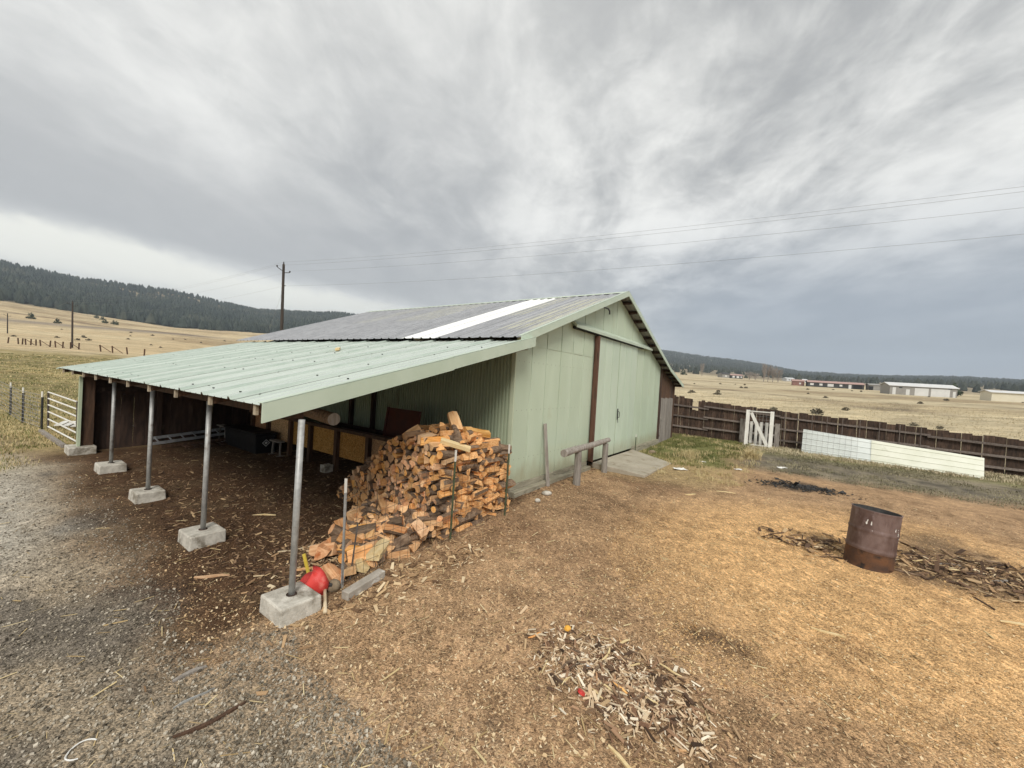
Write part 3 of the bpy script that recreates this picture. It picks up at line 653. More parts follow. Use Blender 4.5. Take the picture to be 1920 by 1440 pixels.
def bobj(mb, name, mats, label, cat, group=None, bevel=0, smooth=False, kind=None):
    """a one-mesh thing whose shape is given in the barn frame"""
    o = mb.build(name, mats, None, smooth, bevel); o.matrix_world = BM; return tag(o, label, cat, group, kind)
def bempty(name, label, cat, group=None): return empty(name, label, cat, M=BM, group=group)

# ------------------------------------------------------------------ concrete pad at the doors
mb = MB(); poly = [(4.62, -1.86, -.165), (7.75, -1.92, -.20), (8.72, -.13, -.07), (4.62, -.13, -.05), (4.58, -.75, -.085)]
n = len(poly); vs = [(x, y, -.36) for x, y, _ in poly] + poly
mb.add(vs, [tuple(range(n - 1, -1, -1)), tuple(range(n, 2 * n))] + [(i, (i + 1) % n, (i + 1) % n + n, i + n) for i in range(n)])
bobj(mb, 'concrete_pad', M_pad, 'worn concrete pad in front of the sliding barn doors', 'pavement', bevel=.015, kind='structure')

# ------------------------------------------------------------------ feed manger along the wall
mg = bempty('feed_manger', 'timber feed manger with strand board front along the green wall', 'manger')
for (a0, a1) in ((2.55, 3.2), (3.35, 4.6), (4.75, 5.95), (6.1, 7.1), (7.25, 8.55), (8.7, 9.7)):
    mb = MB(); mb.box((-1.60, a0, .16), (-1.585, a1, .86)); mb.build('front_panel', M_osb, mg)
for a in (2.45, 3.27, 4.67, 6.02, 7.17, 8.62, 9.75):
    mb = MB(); mb.box((-1.70, a - .06, gh(-1.6, a) - .05), (-1.60, a + .07, .90), jit=.006); mb.build('upright', M_brownw, mg)
mb = MB(); mb.box((-1.74, 2.3, .885), (-1.56, 6.1, .965), jit=.008); mb.build('top_rail', M_brownw, mg)
mb = MB(); mb.box((-1.735, 6.12, .88), (-1.56, 9.9, .955), jit=.008); mb.build('top_rail', M_brownw, mg)
mb = MB(); mb.box((-1.57, 2.5, .20), (-.08, 9.8, .24)); mb.build('bottom', M_darkw, mg)
for a in (5.2, 6.35):
    mb = MB(); mb.box((-.16, a, .2), (-.05, a + .12, 1.9)); mb.build('wall_stud', M_darkw, mg)
mb = MB(); mb.box((-.30, 3.0, .62), (-.20, 7.2, .78)); mb.build('back_rail', M_darkw, mg)
mb = MB(); Mx = W(-.85, 2.95, 1.15); mb.obox(Matrix.Translation((-.9, 2.92, 1.12)) @ Matrix.Rotation(R(8), 4, 'Y'), (.03, 1.25, .95)); mb.obox(Matrix.Translation((-.92, 3.56, 1.12)) @ Matrix.Rotation(R(8), 4, 'Y'), (.06, .07, .97))
bobj(mb, 'sheet_panel', M_dkred, 'dark red sheet of board standing behind the woodpile', 'board')
mb = MB(); mb.box((-2.0, 4.6, gh(-1.9, 4.7) - .03), (-1.75, 4.85, gh(-1.9, 4.7) + .20), jit=.01)
bobj(mb, 'concrete_block', M_conc, 'lone concrete block on the soil by the strand board manger', 'block', bevel=.01)

# black storage chest
ch = bempty('storage_chest', 'big black plastic chest with a pale diamond mark under the lean-to', 'chest')
g = gh(-2.0, 8.7)
mb = MB(); x0, x1, y0, y1 = -2.40, -1.78, 7.75, 10.0
vs = [(x0 + .04, y0 + .05, g), (x1, y0 + .05, g), (x1, y1, g), (x0 + .04, y1, g), (x0, y0, g + .58), (x1, y0, g + .58), (x1, y1, g + .58), (x0, y1, g + .58)]
mb.add(vs, [(3, 2, 1, 0), (4, 5, 6, 7), (0, 1, 5, 4), (1, 2, 6, 5), (2, 3, 7, 6), (3, 0, 4, 7)]); mb.build('body', M_black, ch, bevel=.03)
mb = MB(); mb.box((x0 - .03, y0 - .03, g + .585), (x1 + .02, y1 + .02, g + .64)); mb.build('lid', M_black, ch, bevel=.02)
mb = MB(); cx = -2.09; cz = g + .33                       # diamond print on the short end
for (r1, r2) in ((.115, .085), (.05, .0)):
    y = y0 - .012 + (cz - g) * 0
    oc = [(cx, y, cz + r1), (cx + r1, y, cz), (cx, y, cz - r1), (cx - r1, y, cz)]; ic = [(cx, y, cz + r2), (cx + r2, y, cz), (cx, y, cz - r2), (cx - r2, y, cz)]
    if r2: mb.add(oc + ic, [(i, (i + 1) % 4, (i + 1) % 4 + 4, i + 4) for i in range(4)])
    else: mb.add(oc, [(0, 1, 2, 3)])
mb.build('diamond_mark', M_mark, ch)
def stool(b, a, label, hgt=.42, ln=.55):
    t = bempty('sawhorse', label, 'sawhorse'); g = gh(b, a)
    mb = MB(); mb.box((b - .1, a - ln / 2, g + hgt), (b + .1, a + ln / 2, g + hgt + .04)); mb.build('top', M_greyw, t)
    for s in (-1, 1):
        mb = MB(); mb.bar((b, a + s * ln * .4, g + hgt), (b - .02, a + s * ln * .45, g), .04, .04); mb.build('leg', M_greyw, t)
        mb = MB(); mb.bar((b - .12, a + s * ln * .45, g + .012), (b + .12, a + s * ln * .45, g + .012), .03, .025); mb.build('foot', M_greyw, t)
stool(-1.95, 7.35, 'small grey sawhorse beside the diamond-marked end of the chest')
stool(-2.25, 10.55, 'grey sawhorse behind the far end of the black chest', .5)
mb = MB(); mb.tube([(-2.6, 10.75, gh(-2.6, 10.75)), (-2.66, 10.9, 1.9)], .03, 6); bobj(mb, 'pale_pole', M_whitep, 'thin pale pole standing against the dark end wall', 'pole')

# ladder and slatted rack on the ground
ld = bempty('ladder', 'aluminium ladder lying along the dark end wall', 'ladder')
LD = lambda u, v_: Vector((-4.15 + u * 2.6, 10.35 + v_ * .42 + u * .15, gh(-4.15 + u * 2.6, 10.6) + .17 + .12 * u + .1 * v_))
for v_ in (0, 1):
    mb = MB(); mb.bar(LD(0, v_), LD(1, v_), .03, .085); mb.build('side_rail', M_alu, ld)
for k in range(8):
    mb = MB(); u = .06 + k * .125; mb.tube([LD(u, 0), LD(u, 1)], .022, 6); mb.build('rung', M_alu, ld)
rk = bempty('slatted_rack', 'reddish wooden rack of short slats lying under the ladder', 'rack')
for k in range(9):
    u = k / 8; mb = MB(); x = -3.5 + u * 1.9; mb.box((x, 9.75 + u * .1, gh(x, 9.9) + .05), (x + .11, 10.15 + u * .1, gh(x, 9.9) + .075)); mb.build('slat', M_brownw, rk)
mb = MB(); mb.bar((-4.0, 10.17, gh(-4, 10.1) + .09), (-1.5, 10.3, gh(-1.5, 10.3) + .12), .05, .07); mb.build('bearer', M_brownw, rk)
mb = MB(); mb.bar((-3.5, 9.8, gh(-3.5, 9.8) + .02), (-1.5, 9.9, gh(-1.5, 9.9) + .02), .05, .05); mb.build('bearer', M_brownw, rk)

# ------------------------------------------------------------------ firewood
def log_mesh(kind, seed):
    rd = random.Random(seed); r = .5; pts = []; tags = []      # section in y,z scaled later; tags: 2 bark, 1 split
    if kind == 'wedge':
        a = R(rd.uniform(60, 95)); pts = [(0, 0)]; tags = [1]
        k = 4
        for i in range(k + 1):
            t = -a / 2 + a * i / k; pts.append((math.cos(t) * 1.15, math.sin(t) * 1.15)); tags.append(2 if i < k else 1)
    elif kind == 'half':
        pts = []; tags = []
        for i in range(7):
            t = -math.pi / 2 + math.pi * i / 6; pts.append((math.cos(t) * .72, math.sin(t) * .72)); tags.append(2 if i < 6 else 1)
    elif kind == 'round':
        for i in range(10):
            t = 2 * math.pi * i / 10; q = rd.uniform(.46, .54); pts.append((math.cos(t) * q, math.sin(t) * q)); tags.append(2)
    else:  # slab / chunk
        pts = [(-.55, -.3), (.5, -.36), (.6, .1), (.1, .36), (-.5, .28)]; tags = [1, 1, 2, 1, 1]
    cx = sum(p[0] for p in pts) / len(pts); cy = sum(p[1] for p in pts) / len(pts)
    pts = [((x - cx) * rd.uniform(.92, 1.08), (y - cy) * rd.uniform(.92, 1.08)) for x, y in pts]
    mb = MB(); n = len(pts); L = .21
    secs = [(-L, rd.uniform(.93, 1)), (-L * .3, 1.03), (L * .4, rd.uniform(.97, 1.05)), (L, rd.uniform(.9, 1))]
    tilt = [rd.uniform(-.02, .02) for _ in range(4)]
    for j, (x, k) in enumerate(secs):
        for (y, z) in pts:
            e = (y * tilt[0] + z * tilt[1]) if j in (0, 3) else 0
            mb.v.append((x + e * .5, y * .14 * k + rd.uniform(-.004, .004), z * .14 * k + rd.uniform(-.004, .004)))
    for j in range(3):
        for i in range(n):
            i2 = (i + 1) % n; mb.f.append((j * n + i, (j + 1) * n + i, (j + 1) * n + i2, j * n + i2)); mb.m.append(tags[i])
    mb.f.append(tuple(range(n))); mb.m.append(0); mb.f.append(tuple(3 * n + i for i in range(n - 1, -1, -1))); mb.m.append(0)
    return mb.mesh('firewood_log', [M_splite, M_splits, M_bark])
LOGS = [log_mesh(k, i) for i, k in enumerate(['wedge', 'half', 'wedge', 'round', 'slab', 'wedge', 'half', 'wedge', 'slab', 'wedge', 'round', 'half', 'wedge', 'slab'])]
def topprof(a, row):
    base = np.interp(a, [-.6, 0, .65, 1.27, 1.75, 2.2, 2.7], [1.32, 1.52, 1.48, 1.2, .8, .45, -.1])
    if row == 0: return base
    if row == 1: return base + .10
    if row == 2: return base + .12 - max(0, a - .8) * .3
    if row == 3: return base - .02 - max(0, a - .8) * .4
    if row == 4: return base - .18 - max(0, a - .6) * .5
    return base - .32 - max(0, a - .5) * .5
cand = []
rd = random.Random(5)
for row in range(5):
    bc = -2.62 + row * .42; z = -.31; lev = 0
    while z < 1.75:
        a = -.50 + (.065 if lev % 2 else 0)
        while a < 2.75:
            tp = topprof(a, row)
            tp -= .14
            if z < tp + rd.uniform(-.05, .07):
                top = z > tp - .16; side = a < -.36
                vis = row == 0 or side or (top and row <= 5 and a < 1.6)
                cand.append((row, bc + rd.uniform(-.08, .06), a + rd.uniform(-.02, .02), z + rd.uniform(-.015, .015) + .03 * math.sin(a * 3 + row), vis, top, side))
            a += rd.uniform(.105, .145)
        z += .097; lev += 1
vis = [c for c in cand if c[4]]; hid = [c for c in cand if not c[4]]
rank = sorted(vis, key=lambda c: (0 if c[0] == 0 else 1 if c[6] else 2, c[0], -c[3])); main = rank[:258]; hid += rank[262:]
WLAB = 'split firewood log in the tall stack against the green barn wall'
def logmat(c, loose=False):
    row, bb, a, z, _, top, side = c
    rot = Euler((rd.uniform(0, 6.28), rd.gauss(0, .05), rd.gauss(0, .09 if not top else .28)))
    if top and rd.random() < .35: rot = Euler((rd.uniform(0, 6.28), rd.gauss(0, .35), rd.uniform(-1.4, 1.4)))
    if side and not top and rd.random() < .5: rot = Euler((0, 0, 1.57 + rd.gauss(0, .15))); rot.rotate_axis('X', rd.uniform(0, 6.28)); a += .10
    s = rd.choice((.62, .75, .82, .9, 1.0, 1.12)) * rd.uniform(.93, 1.07); ls = rd.uniform(.86, 1.15)
    return BM @ Matrix.LocRotScale(Vector((bb, a, z)), rot, Vector((ls, s, s * rd.uniform(.85, 1.05))))
for c in main:
    o = link('firewood_log', rd.choice(LOGS)); o.matrix_world = logmat(c); tag(o, WLAB, 'log', 'firewood logs stacked in the pile')
mbh = MB()
for c in hid:
    M = logmat(c); me = rd.choice(LOGS)
    mbh.v_off = len(mbh.v); mbh.v += [tuple(M @ v_.co) for v_ in me.vertices]
    for p in me.polygons: mbh.f.append(tuple(i + mbh.v_off for i in p.vertices)); mbh.m.append(p.material_index)
o = mbh.build('firewood_heap', [M_splite, M_splits, M_bark]); tag(o, 'inner logs of the firewood pile behind its visible face', 'firewood', kind='stuff')
LLAB = 'split log tumbled loose at the foot of the firewood stack'
for k in range(38):
    t = rd.random() ** .85; bb = -2.95 - t * 1.6; a = rd.uniform(-.5, 1.35 - 1.0 * t); hmax = (1 - t) * .42 + .02
    z = gh(bb, a) + .05 + rd.uniform(0, hmax); s = rd.uniform(.95, 1.35)
    if k < 6: z = gh(bb, a) + .05
    o = link('firewood_log', rd.choice(LOGS)); o.matrix_world = BM @ Matrix.LocRotScale(Vector((bb, a, z)), Euler((rd.uniform(0, 6.28), rd.gauss(0, .3), rd.uniform(-1.6, 1.6))), Vector((rd.uniform(.8, 1.1), s, s)))
    tag(o, LLAB, 'log', 'loose split logs at the foot of the stack')
mbf = MB()                                                     # filler of split wood under the loose logs
for k in range(150):
    t = rd.random() ** 1.2; bb = -2.85 - t * 1.4; a = rd.uniform(-.5, 1.7 - 1.25 * t); z = gh(bb, a) + .03 + rd.random() * (1 - t) * .34
    M = BM @ Matrix.LocRotScale(Vector((bb, a, z)), Euler((rd.uniform(0, 6.28), rd.gauss(0, .3), rd.uniform(-1.6, 1.6))), Vector((rd.uniform(.6, 1), rd.uniform(.6, 1.1), rd.uniform(.6, 1))))
    me = rd.choice(LOGS); off = len(mbf.v); mbf.v += [tuple(M @ v_.co) for v_ in me.vertices]
    for p in me.polygons: mbf.f.append(tuple(i + off for i in p.vertices)); mbf.m.append(p.material_index)
o = mbf.build('firewood_heap', [M_splite, M_splits, M_bark]); tag(o, 'low jumble of split wood under the loose logs', 'firewood', kind='stuff')
def big_log(b, a, h, rx, rz, sx, sy, label, mats, ry=0):
    me = LOGS[4].copy(); me.materials.clear()
    for m in mats: me.materials.append(m)
    o = link('firewood_log', me); o.matrix_world = BM @ Matrix.LocRotScale(Vector((b, a, gh(b, a) + h)), Euler((rx, ry, rz)), Vector((sx, sy, sy))); return tag(o, label, 'log')
big_log(-4.05, -.42, .20, .1, R(35), 1.25, 1.35, 'large pale yellow split log lying on top of the loose firewood', [M_fresh] * 3)
big_log(-4.30, -.35, .07, .5, R(60), 1.0, 1.25, 'pale split log beneath the large yellow one', [M_fresh] * 3)
big_log(-4.72, -.30, .06, .3, R(75), 1.1, 1.2, 'orange split log at the outermost tip of the woodpile', [M_splits] * 3)
big_log(-2.0, .05, 1.93, 0, R(70), 1.05, 1.35, 'upright-tilted split log crowning the top of the stack', [M_splits, M_splits, M_bark], ry=R(-48))
big_log(-1.65, -.25, 1.74, .3, R(-25), 1.3, 1.3, 'broad pale slab lying across the top of the stack', [M_splits] * 3, ry=.15)
big_log(-2.45, -.42, 1.60, .2, R(-50), 1.35, 1.0, 'long pale split log leaning over the stack edge', [M_fresh] * 3, ry=.25)

# wire corral round the wood
wf = bempty('woodpile_wire_fence', 'rusty wire mesh on steel stakes holding the firewood stack', 'fence')
TP = [(-4.78, -.64, 1.10, M_galv), (-2.74, -.69, 1.26, M_tgreen), (-1.12, -.70, 1.20, M_tgreen)]
def tpost(mb, b, a, g, top, lean=(0, 0), mi=0, tip=1):
    p, q = Vector((b, a, g)), Vector((b + lean[0], a + lean[1], top)); c = p.lerp(q, .88)
    mb.bar(p, c, .035, .008, mi); mb.bar(p + Vector((0, .012, 0)), c + Vector((0, .012, 0)), .006, .03, mi)
    mb.bar(c, q, .036, .009, tip); mb.bar(c + Vector((0, .012, 0)), q + Vector((0, .012, 0)), .007, .03, tip)
for (b_, a_, top, m) in TP:
    mb = MB(); tpost(mb, b_, a_, gh(b_, a_) - .1, top, (-.03 if b_ < -4 else .02, 0)); mb.build('stake', [m, M_whitep], wf)
mb = MB(); z0 = -.33
for k in range(8):
    h = z0 + .03 + k * .185
    pts = [Vector((-4.80 + t * 3.75, -.665 + .03 * math.sin(t * 7 + k), h * (1) + .10 * math.sin(t * 3) * (k / 8) - (.20 * (1 - t) * k / 8))) for t in np.linspace(0, 1, 16)]
    mb.tube(pts, .0028, 3, cap=False)
for k in range(25):
    t = k / 24; x = -4.80 + t * 3.75; y = -.665 + .03 * math.sin(t * 7 + 3); mb.tube([(x, y, z0), (x + .01, y, .95 + .12 * t + .08 * math.sin(t * 3))], .0028, 3, cap=False)
mb.build('wire_mesh', M_wired, wf)
mb = MB(); mb.tube([(-4.62, -.56, gh(-4.6, -.5) - .05), (-4.35, -.30, .30)], .012, 6); bobj(mb, 'iron_rod', M_wired, 'thin iron rod leaning at the outer corner of the woodpile', 'rod')

# things by the nearest pier
def wobj(mb, name, mats, label, cat, group=None, bevel=0, smooth=False, kind=None):
    return tag(mb.build(name, mats, None, smooth, bevel), label, cat, group, kind)
mb = MB(); nz, ns = 9, 18; cpos = WG(-5.13, -.50); g = cpos.z
for j in range(nz + 1):
    v_ = j / nz
    for i in range(ns):
        t = 2 * math.pi * i / ns; rr = .16 * (math.sin(math.pi * min(v_ * .82 + .18, 1)) ** .5) * (1 + .20 * math.sin(2 * t + v_ * 2.5) + .13 * abs(math.sin(2.5 * t + 4 * v_)) - .10 * abs(math.sin(4 * t - 3 * v_)))
        if j == nz: rr *= .35
        mb.v.append((cpos.x + rr * math.cos(t) * 1.05, cpos.y + rr * math.sin(t) * .75, g - .02 + v_ * .33 + .07 * math.sin(t + 1) * v_ + .03 * math.sin(3 * t) * v_))
for j in range(nz):
    for i in range(ns): mb.f.append((j * ns + i, j * ns + (i + 1) % ns, (j + 1) * ns + (i + 1) % ns, (j + 1) * ns + i)); mb.m.append(0)
mb.f.append(tuple(nz * ns + i for i in range(ns))); mb.m.append(0)
wobj(mb, 'red_bag', M_red, 'crumpled faded red plastic bag beside the nearest concrete pier', 'bag', smooth=True)
st = empty('splitting_maul', 'pale wooden tool handle poking out from under the red bag', 'maul'); p = WG(-5.25, -1.02); q = WG(-5.0, -.58)
mb = MB(); mb.tube([p + Vector((0, 0, .03)), p.lerp(q, .5) + Vector((0, 0, .05)), q + Vector((0, 0, .09))], [.026, .02, .022], 8); mb.build('handle', M_handle, st, smooth=True)
mb = MB(); mb.bar(q + Vector((-.04, .02, .09)), q + Vector((.10, .02, .09)), .06, .07); mb.build('head', M_steel, st, bevel=.01)
st = empty('hand_axe', 'yellow handled axe standing behind the red bag', 'axe'); p = WG(-5.02, -.22)
mb = MB(); mb.tube([p + Vector((.0, 0, .12)), p + Vector((-.07, -.02, .42))], .022, 8); mb.build('handle', M_yell, st)
mb = MB(); mb.tube([p + Vector((.03, 0, .0)), p + Vector((.0, 0, .12))], .024, 8); mb.build('grip', M_steel, st)
def rock(name, pos, size, label, mat, seed, group=None, cat='rock'):
    rd2 = random.Random(seed); mb = MB(); n1, n2 = 6, 9
    for j in range(n1 + 1):
        ph = math.pi * j / n1
        for i in range(n2):
            t = 2 * math.pi * i / n2; k = rd2.uniform(.85, 1.12)
            mb.v.append((pos[0] + size[0] * k * math.sin(ph) * math.cos(t), pos[1] + size[1] * k * math.sin(ph) * math.sin(t), pos[2] + size[2] * (math.cos(ph) * (1 if j not in (0, n1) else .9) + .75)))
    for j in range(n1):
        for i in range(n2): mb.f.append((j * n2 + i, (j + 1) * n2 + i, (j + 1) * n2 + (i + 1) % n2, j * n2 + (i + 1) % n2)); mb.m.append(0)
    return wobj(mb, name, mat, label, cat, group, smooth=True)
p = WG(-4.90, -.62); rock('field_stone', p, (.085, .085, .085), 'round brown stone between the red bag and the square offcut', M_stone, 3)
p = WG(.75, -.62); rock('rubble_stone', p, (.13, .09, .06), 'pale stone lying in front of the sill timber', M_conc, 8)
p = WG(.1, -.75); rock('rubble_stone', p, (.07, .06, .05), 'small pale stone at the barn corner by the wire mesh', M_conc, 9)
p = WG(9.4, -.75); rock('rubble_stone', p, (.17, .14, .09), 'brown stone in the grass past the concrete pad', M_stone, 12)
p, q = WG(-4.93, -.92), WG(-4.30, -.84); mb = MB(); mb.bar(p + Vector((0, 0, .055)), q + Vector((0, 0, .06)), .13, .115, jit=.006); wobj(mb, 'lumber_offcut', M_offcut, 'short grey square timber offcut lying in front of the woodpile', 'timber', bevel=.008)

# ------------------------------------------------------------------ hitching rail, stake, steel post
hr = bempty('hitching_rail', 'weathered log hitching rail on two round posts', 'rail')
mb = MB(); mb.tube([(1.27, -.76, .74), (2.0, -.74, .76), (2.9, -.70, .75), (3.8, -.67, .76), (4.62, -.64, .77)], [.098, .09, .085, .082, .075], 12, rough=.05); mb.build('rail', M_greyw, hr, smooth=False)
for (bb, a) in ((2.2, -.73), (4.36, -.65)):
    mb = MB(); g = gh(bb, a) - .1; mb.tube([(bb, a, g), (bb + .01, a, .3), (bb, a, .68)], [.108, .10, .095] if bb < 3 else [.10, .092, .088], 12, rough=.05); mb.build('post', M_greyw, hr)
mb = MB(); mb.bar((1.47, -.25, gh(1.5, -.3) - .05), (1.44, -.06, 1.42), .11, .05, jit=.004)
bobj(mb, 'wooden_stake', M_greyw, 'grey wooden stake leaning against the green siding', 'stake', bevel=.006)
mb = MB(); tpost(mb, 8.62, -.28, gh(8.6, -.3) - .1, .58); bobj(mb, 'steel_stake', [M_tgreen, M_whitep], 'green steel stake with white tip before the sliding door', 'stake')

# ------------------------------------------------------------------ burn barrel
bc = Vector((6.42, 6.98, 0)); bc.z = gz(bc.x, bc.y) - .04
br = empty('burn_barrel', 'rusty open steel drum standing on the sawdust', 'barrel', loc=bc)
br.rotation_euler = (R(-2.5), R(6.5), 0)
mb = MB(); prof = []; Rr, Hh = .335, 1.0
for j in range(41):
    z = Hh * j / 40; d = 0
    for rb in (.335, .64): d += .022 * math.exp(-((z / Hh - rb) / .013) ** 2)
    d += .010 * math.exp(-((z / Hh - 1.0) / .012) ** 2) + .01 * math.exp(-((z / Hh) / .012) ** 2)
    prof.append((Rr + d, z))
prof += [(Rr - .006, Hh), (Rr - .008, Hh * .6), (Rr - .008, .30)]; n = 40
for (r_, z) in prof:
    for i in range(n): t = 2 * math.pi * i / n; k = 1 + .006 * math.sin(2 * t + 1) + .004 * math.sin(5 * t + z * 6); mb.v.append((r_ * k * math.cos(t), r_ * k * math.sin(t), z))
for j in range(len(prof) - 1):
    for i in range(n):
        mb.f.append((j * n + i, j * n + (i + 1) % n, (j + 1) * n + (i + 1) % n, (j + 1) * n + i)); mb.m.append(2 if j >= 41 else 1 if prof[j][1] < .29 else 0)
mb.build('shell', [M_rust, M_rustdk, M_char], br, smooth=True)
mb = MB(); mb.add([(.318 * math.cos(2 * math.pi * i / 24), .318 * math.sin(2 * math.pi * i / 24), .32 + .05 * math.sin(i * 2.3)) for i in range(24)], [tuple(range(24))]); mb.build('ash_fill', M_char, br)
mb = MB()
for (t, z, w_, h_) in ((-2.62, .80, .014, .03), (-2.40, .77, .006, .05), (-2.35, .66, .012, .012), (-1.35, .74, .010, .016), (-1.22, .76, .008, .012), (-1.15, .69, .012, .02), (-1.0, .62, .02, .010)):
    for q_ in range(3):
        t2, z2 = t + rd.uniform(-.05, .05), z + rd.uniform(-.03, .03); c, s_ = math.cos(t2), math.sin(t2); r_ = Rr + .0045; tx, ty = -s_, c; k_ = rd.uniform(.5, 1)
        pts_ = [(math.cos(a_) * w_ * k_ * rd.uniform(.6, 1.2), math.sin(a_) * h_ * k_ * rd.uniform(.6, 1.2)) for a_ in np.linspace(0, 5.4, 7)]
        mb.add([(r_ * c + tx * x_, r_ * s_ + ty * x_, z2 + y_) for x_, y_ in pts_], [tuple(range(7))])
mb.build('paint_flakes', M_litter, br)

# ------------------------------------------------------------------ dark board fence on the right
fn = bempty('board_fence', 'dark stained board fence with three rails behind the yard', 'fence')
def ftop(a): return float(np.interp(a, [-17, -13.4, -8.8, -5.8, -2.9, .6], [1.10, 1.27, 1.55, 1.66, 1.83, 2.06]))
def fbase(a): return gh(17.6, a) - .08
a = .58; k = 0
while a > -17.0:
    wd = rd.uniform(.125, .19) if a > -5.3 else rd.uniform(.27, .42)
    t_ = ftop(a) + rd.uniform(-.05, .03) + (.10 if a > -.1 else 0); mb = MB()
    if -.82 < a < -.55: t_ -= .62                                  # broken board
    y = 17.62 + (.018 if k % 2 else 0)
    mb.box((y, a - wd + .006, fbase(a)), (y + .02, a, t_), jit=.012); mb.build('board', M_fence, fn); a -= wd + (rd.uniform(-.004, .002) if a > -5.3 else rd.uniform(.0, .014)); k += 1
def rail(a0, a1, f, mat=M_rail, off=0):
    mb = MB(); h0 = fbase(a0) + (ftop(a0) - fbase(a0)) * f; h1 = fbase(a1) + (ftop(a1) - fbase(a1)) * f
    mb.bar((17.565 + off, a0, h0), (17.565 + off, a1, h1), .09, .05, upv=(1, 0, 0), jit=.006); mb.build('rail', mat, fn)
for f in (.80, .52, .24): rail(.55, -1.55, f, off=.0)
for f in (.86, .57, .29): rail(-1.3, -5.0, f, off=-.05)
for f in (.83, .52, .22): rail(-4.95, -10.6, f, off=0)
for f in (.80, .50, .20): rail(-10.5, -17.1, f, off=-.05)
for a in (-5.2, -5.75, -6.35, -6.95, -7.55, -8.2, -8.9, -9.6, -10.3, -12.2):
    mb = MB(); mb.box((17.50, a, fbase(a)), (17.52, a + .022, ftop(a) + rd.uniform(-.02, .06))); mb.build('batten', M_rail, fn)
for a in (.5, -2.6, -6.1, -9.5, -13, -16.5):
    mb = MB(); mb.box((17.66, a - .06, fbase(a)), (17.78, a + .06, ftop(a) - .05)); mb.build('post', M_fence, fn)

# white gate frame leaning on a grey pallet
gf = bempty('gate_frame', 'white painted timber gate frame with a diagonal brace and wire', 'gate')
g0 = gh(16.8, -4.2); H_ = 1.86; A0, A1 = -3.50, -4.70
def GP(u, v_): return Vector((16.72 + .30 * v_, A0 + (A1 - A0) * u, g0 - .02 + H_ * v_))
for u in (.045, .955):
    mb = MB(); mb.bar(GP(u, 0), GP(u, 1), .17, .05, upv=(1, 0, 0)); mb.build('stile', M_whitep, gf, bevel=.004)
mb = MB(); mb.bar(GP(.1, .97), GP(.9, .97), .05, .15, upv=(1, 0, 0)); mb.build('cross_rail', M_whitep, gf)
mb = MB(); mb.bar(GP(.1, .03), GP(.9, .03), .05, .10, upv=(1, 0, 0)); mb.build('cross_rail', M_whitep, gf)
mb = MB(); mb.bar(GP(.17, .93) + Vector((-.03, 0, 0)), GP(.83, .05) + Vector((-.03, 0, 0)), .15, .03, upv=(1, 0, 0)); mb.build('brace', M_whitep, gf)
mb = MB()
for k in range(7): mb.tube([GP(.12 + k * .127, .06), GP(.12 + k * .127, .94)], .004, 3, cap=False)
for k in range(10): mb.tube([GP(.1, .08 + k * .095), GP(.9, .08 + k * .095)], .004, 3, cap=False)
mb.build('wire_mesh', M_wire, gf)
pl = bempty('wooden_pallet', 'grey weathered pallet standing upright behind the white gate frame', 'pallet')
for k, a in enumerate((-3.30, -3.72, -3.95, -4.18, -4.42, -4.90)):
    wd = .22 if k in (0, 5) else .13; mb = MB(); h1 = 1.32 if k in (0,) else 1.22; mb.bar((17.20, a, g0 - .02), (17.38, a, g0 + h1), wd, .02, upv=(1, 0, 0)); mb.build('slat', M_greyw if k in (0, 5) else M_whitep, pl)
for h in (.15, .6, 1.1):
    mb = MB(); mb.bar((17.25 + .16 * h / 1.2, -3.25, g0 + h), (17.25 + .16 * h / 1.2, -4.95, g0 + h), .09, .04, upv=(1, 0, 0)); mb.build('bearer', M_greyw, pl)

# pale roofing sheets leaning along the fence
def quad_sheet(c00, c10, c11, c01, mat, nrib, name, label):
    mb = MB(); nu = 24; c00, c10, c11, c01 = map(Vector, (c00, c10, c11, c01)); nrm = (c10 - c00).cross(c01 - c00).normalized()
    if nrm.y > 0: nrm = -nrm
    vv = []
    for i in range(nrib):
        d = 1 / nrib; vv += [(i * d, 0), (i * d + d * .42, 0), (i * d + d * .46, 1), (i * d + d * .54, 1), (i * d + d * .58, 0)]
    vv.append((1, 0)); m = len(vv)
    for sd_ in (0, 1):
        for i in range(nu + 1):
            u = i / nu
            for (t, hh) in vv:
                p = c00.lerp(c10, u).lerp(c01.lerp(c11, u), t) + nrm * (hh * .02 - sd_ * .004 + .008 * math.sin(u * 9 + t * 2)); mb.v.append(tuple(p))
    st = (nu + 1) * m
    for i in range(nu):
        for j in range(m - 1):
            q = i * m + j; mb.f += [(q, q + m, q + m + 1, q + 1), (q + st, q + 1 + st, q + m + 1 + st, q + m + st)]; mb.m += [0, 0]
    for i in range(nu):
        for j in (0, m - 1): q = i * m + j; mb.f.append((q, q + st, q + m + st, q + m)); mb.m.append(0)
    for j in range(m - 1):
        for i in (0, nu): q = i * m + j; mb.f.append((q, q + 1, q + 1 + st, q + st)); mb.m.append(0)
    return wobj(mb, name, mat, label, 'metal sheet')
def G(x, y, dz=0): return (x, y, gz(x, y) + dz)
BL, BR_ = Vector((14.55, 19.95, 0)), Vector((18.42, 15.28, 0)); back = Vector((.62, .78, 0))
def SP(u, v_):
    p = BL.lerp(BR_, u); top = p + back * (.28 + .75 * u); hh = 1.13 - .42 * u
    z0 = gz(p.x, p.y) - .02; q = p.lerp(top, v_); return (q.x, q.y, z0 + hh * v_)
quad_sheet(SP(0, 0), SP(.45, 0), SP(.45, 1), SP(0, 1), M_bluew, 4, 'roofing_sheet', 'bluish white ribbed metal sheet leaning nearer the gate frame')
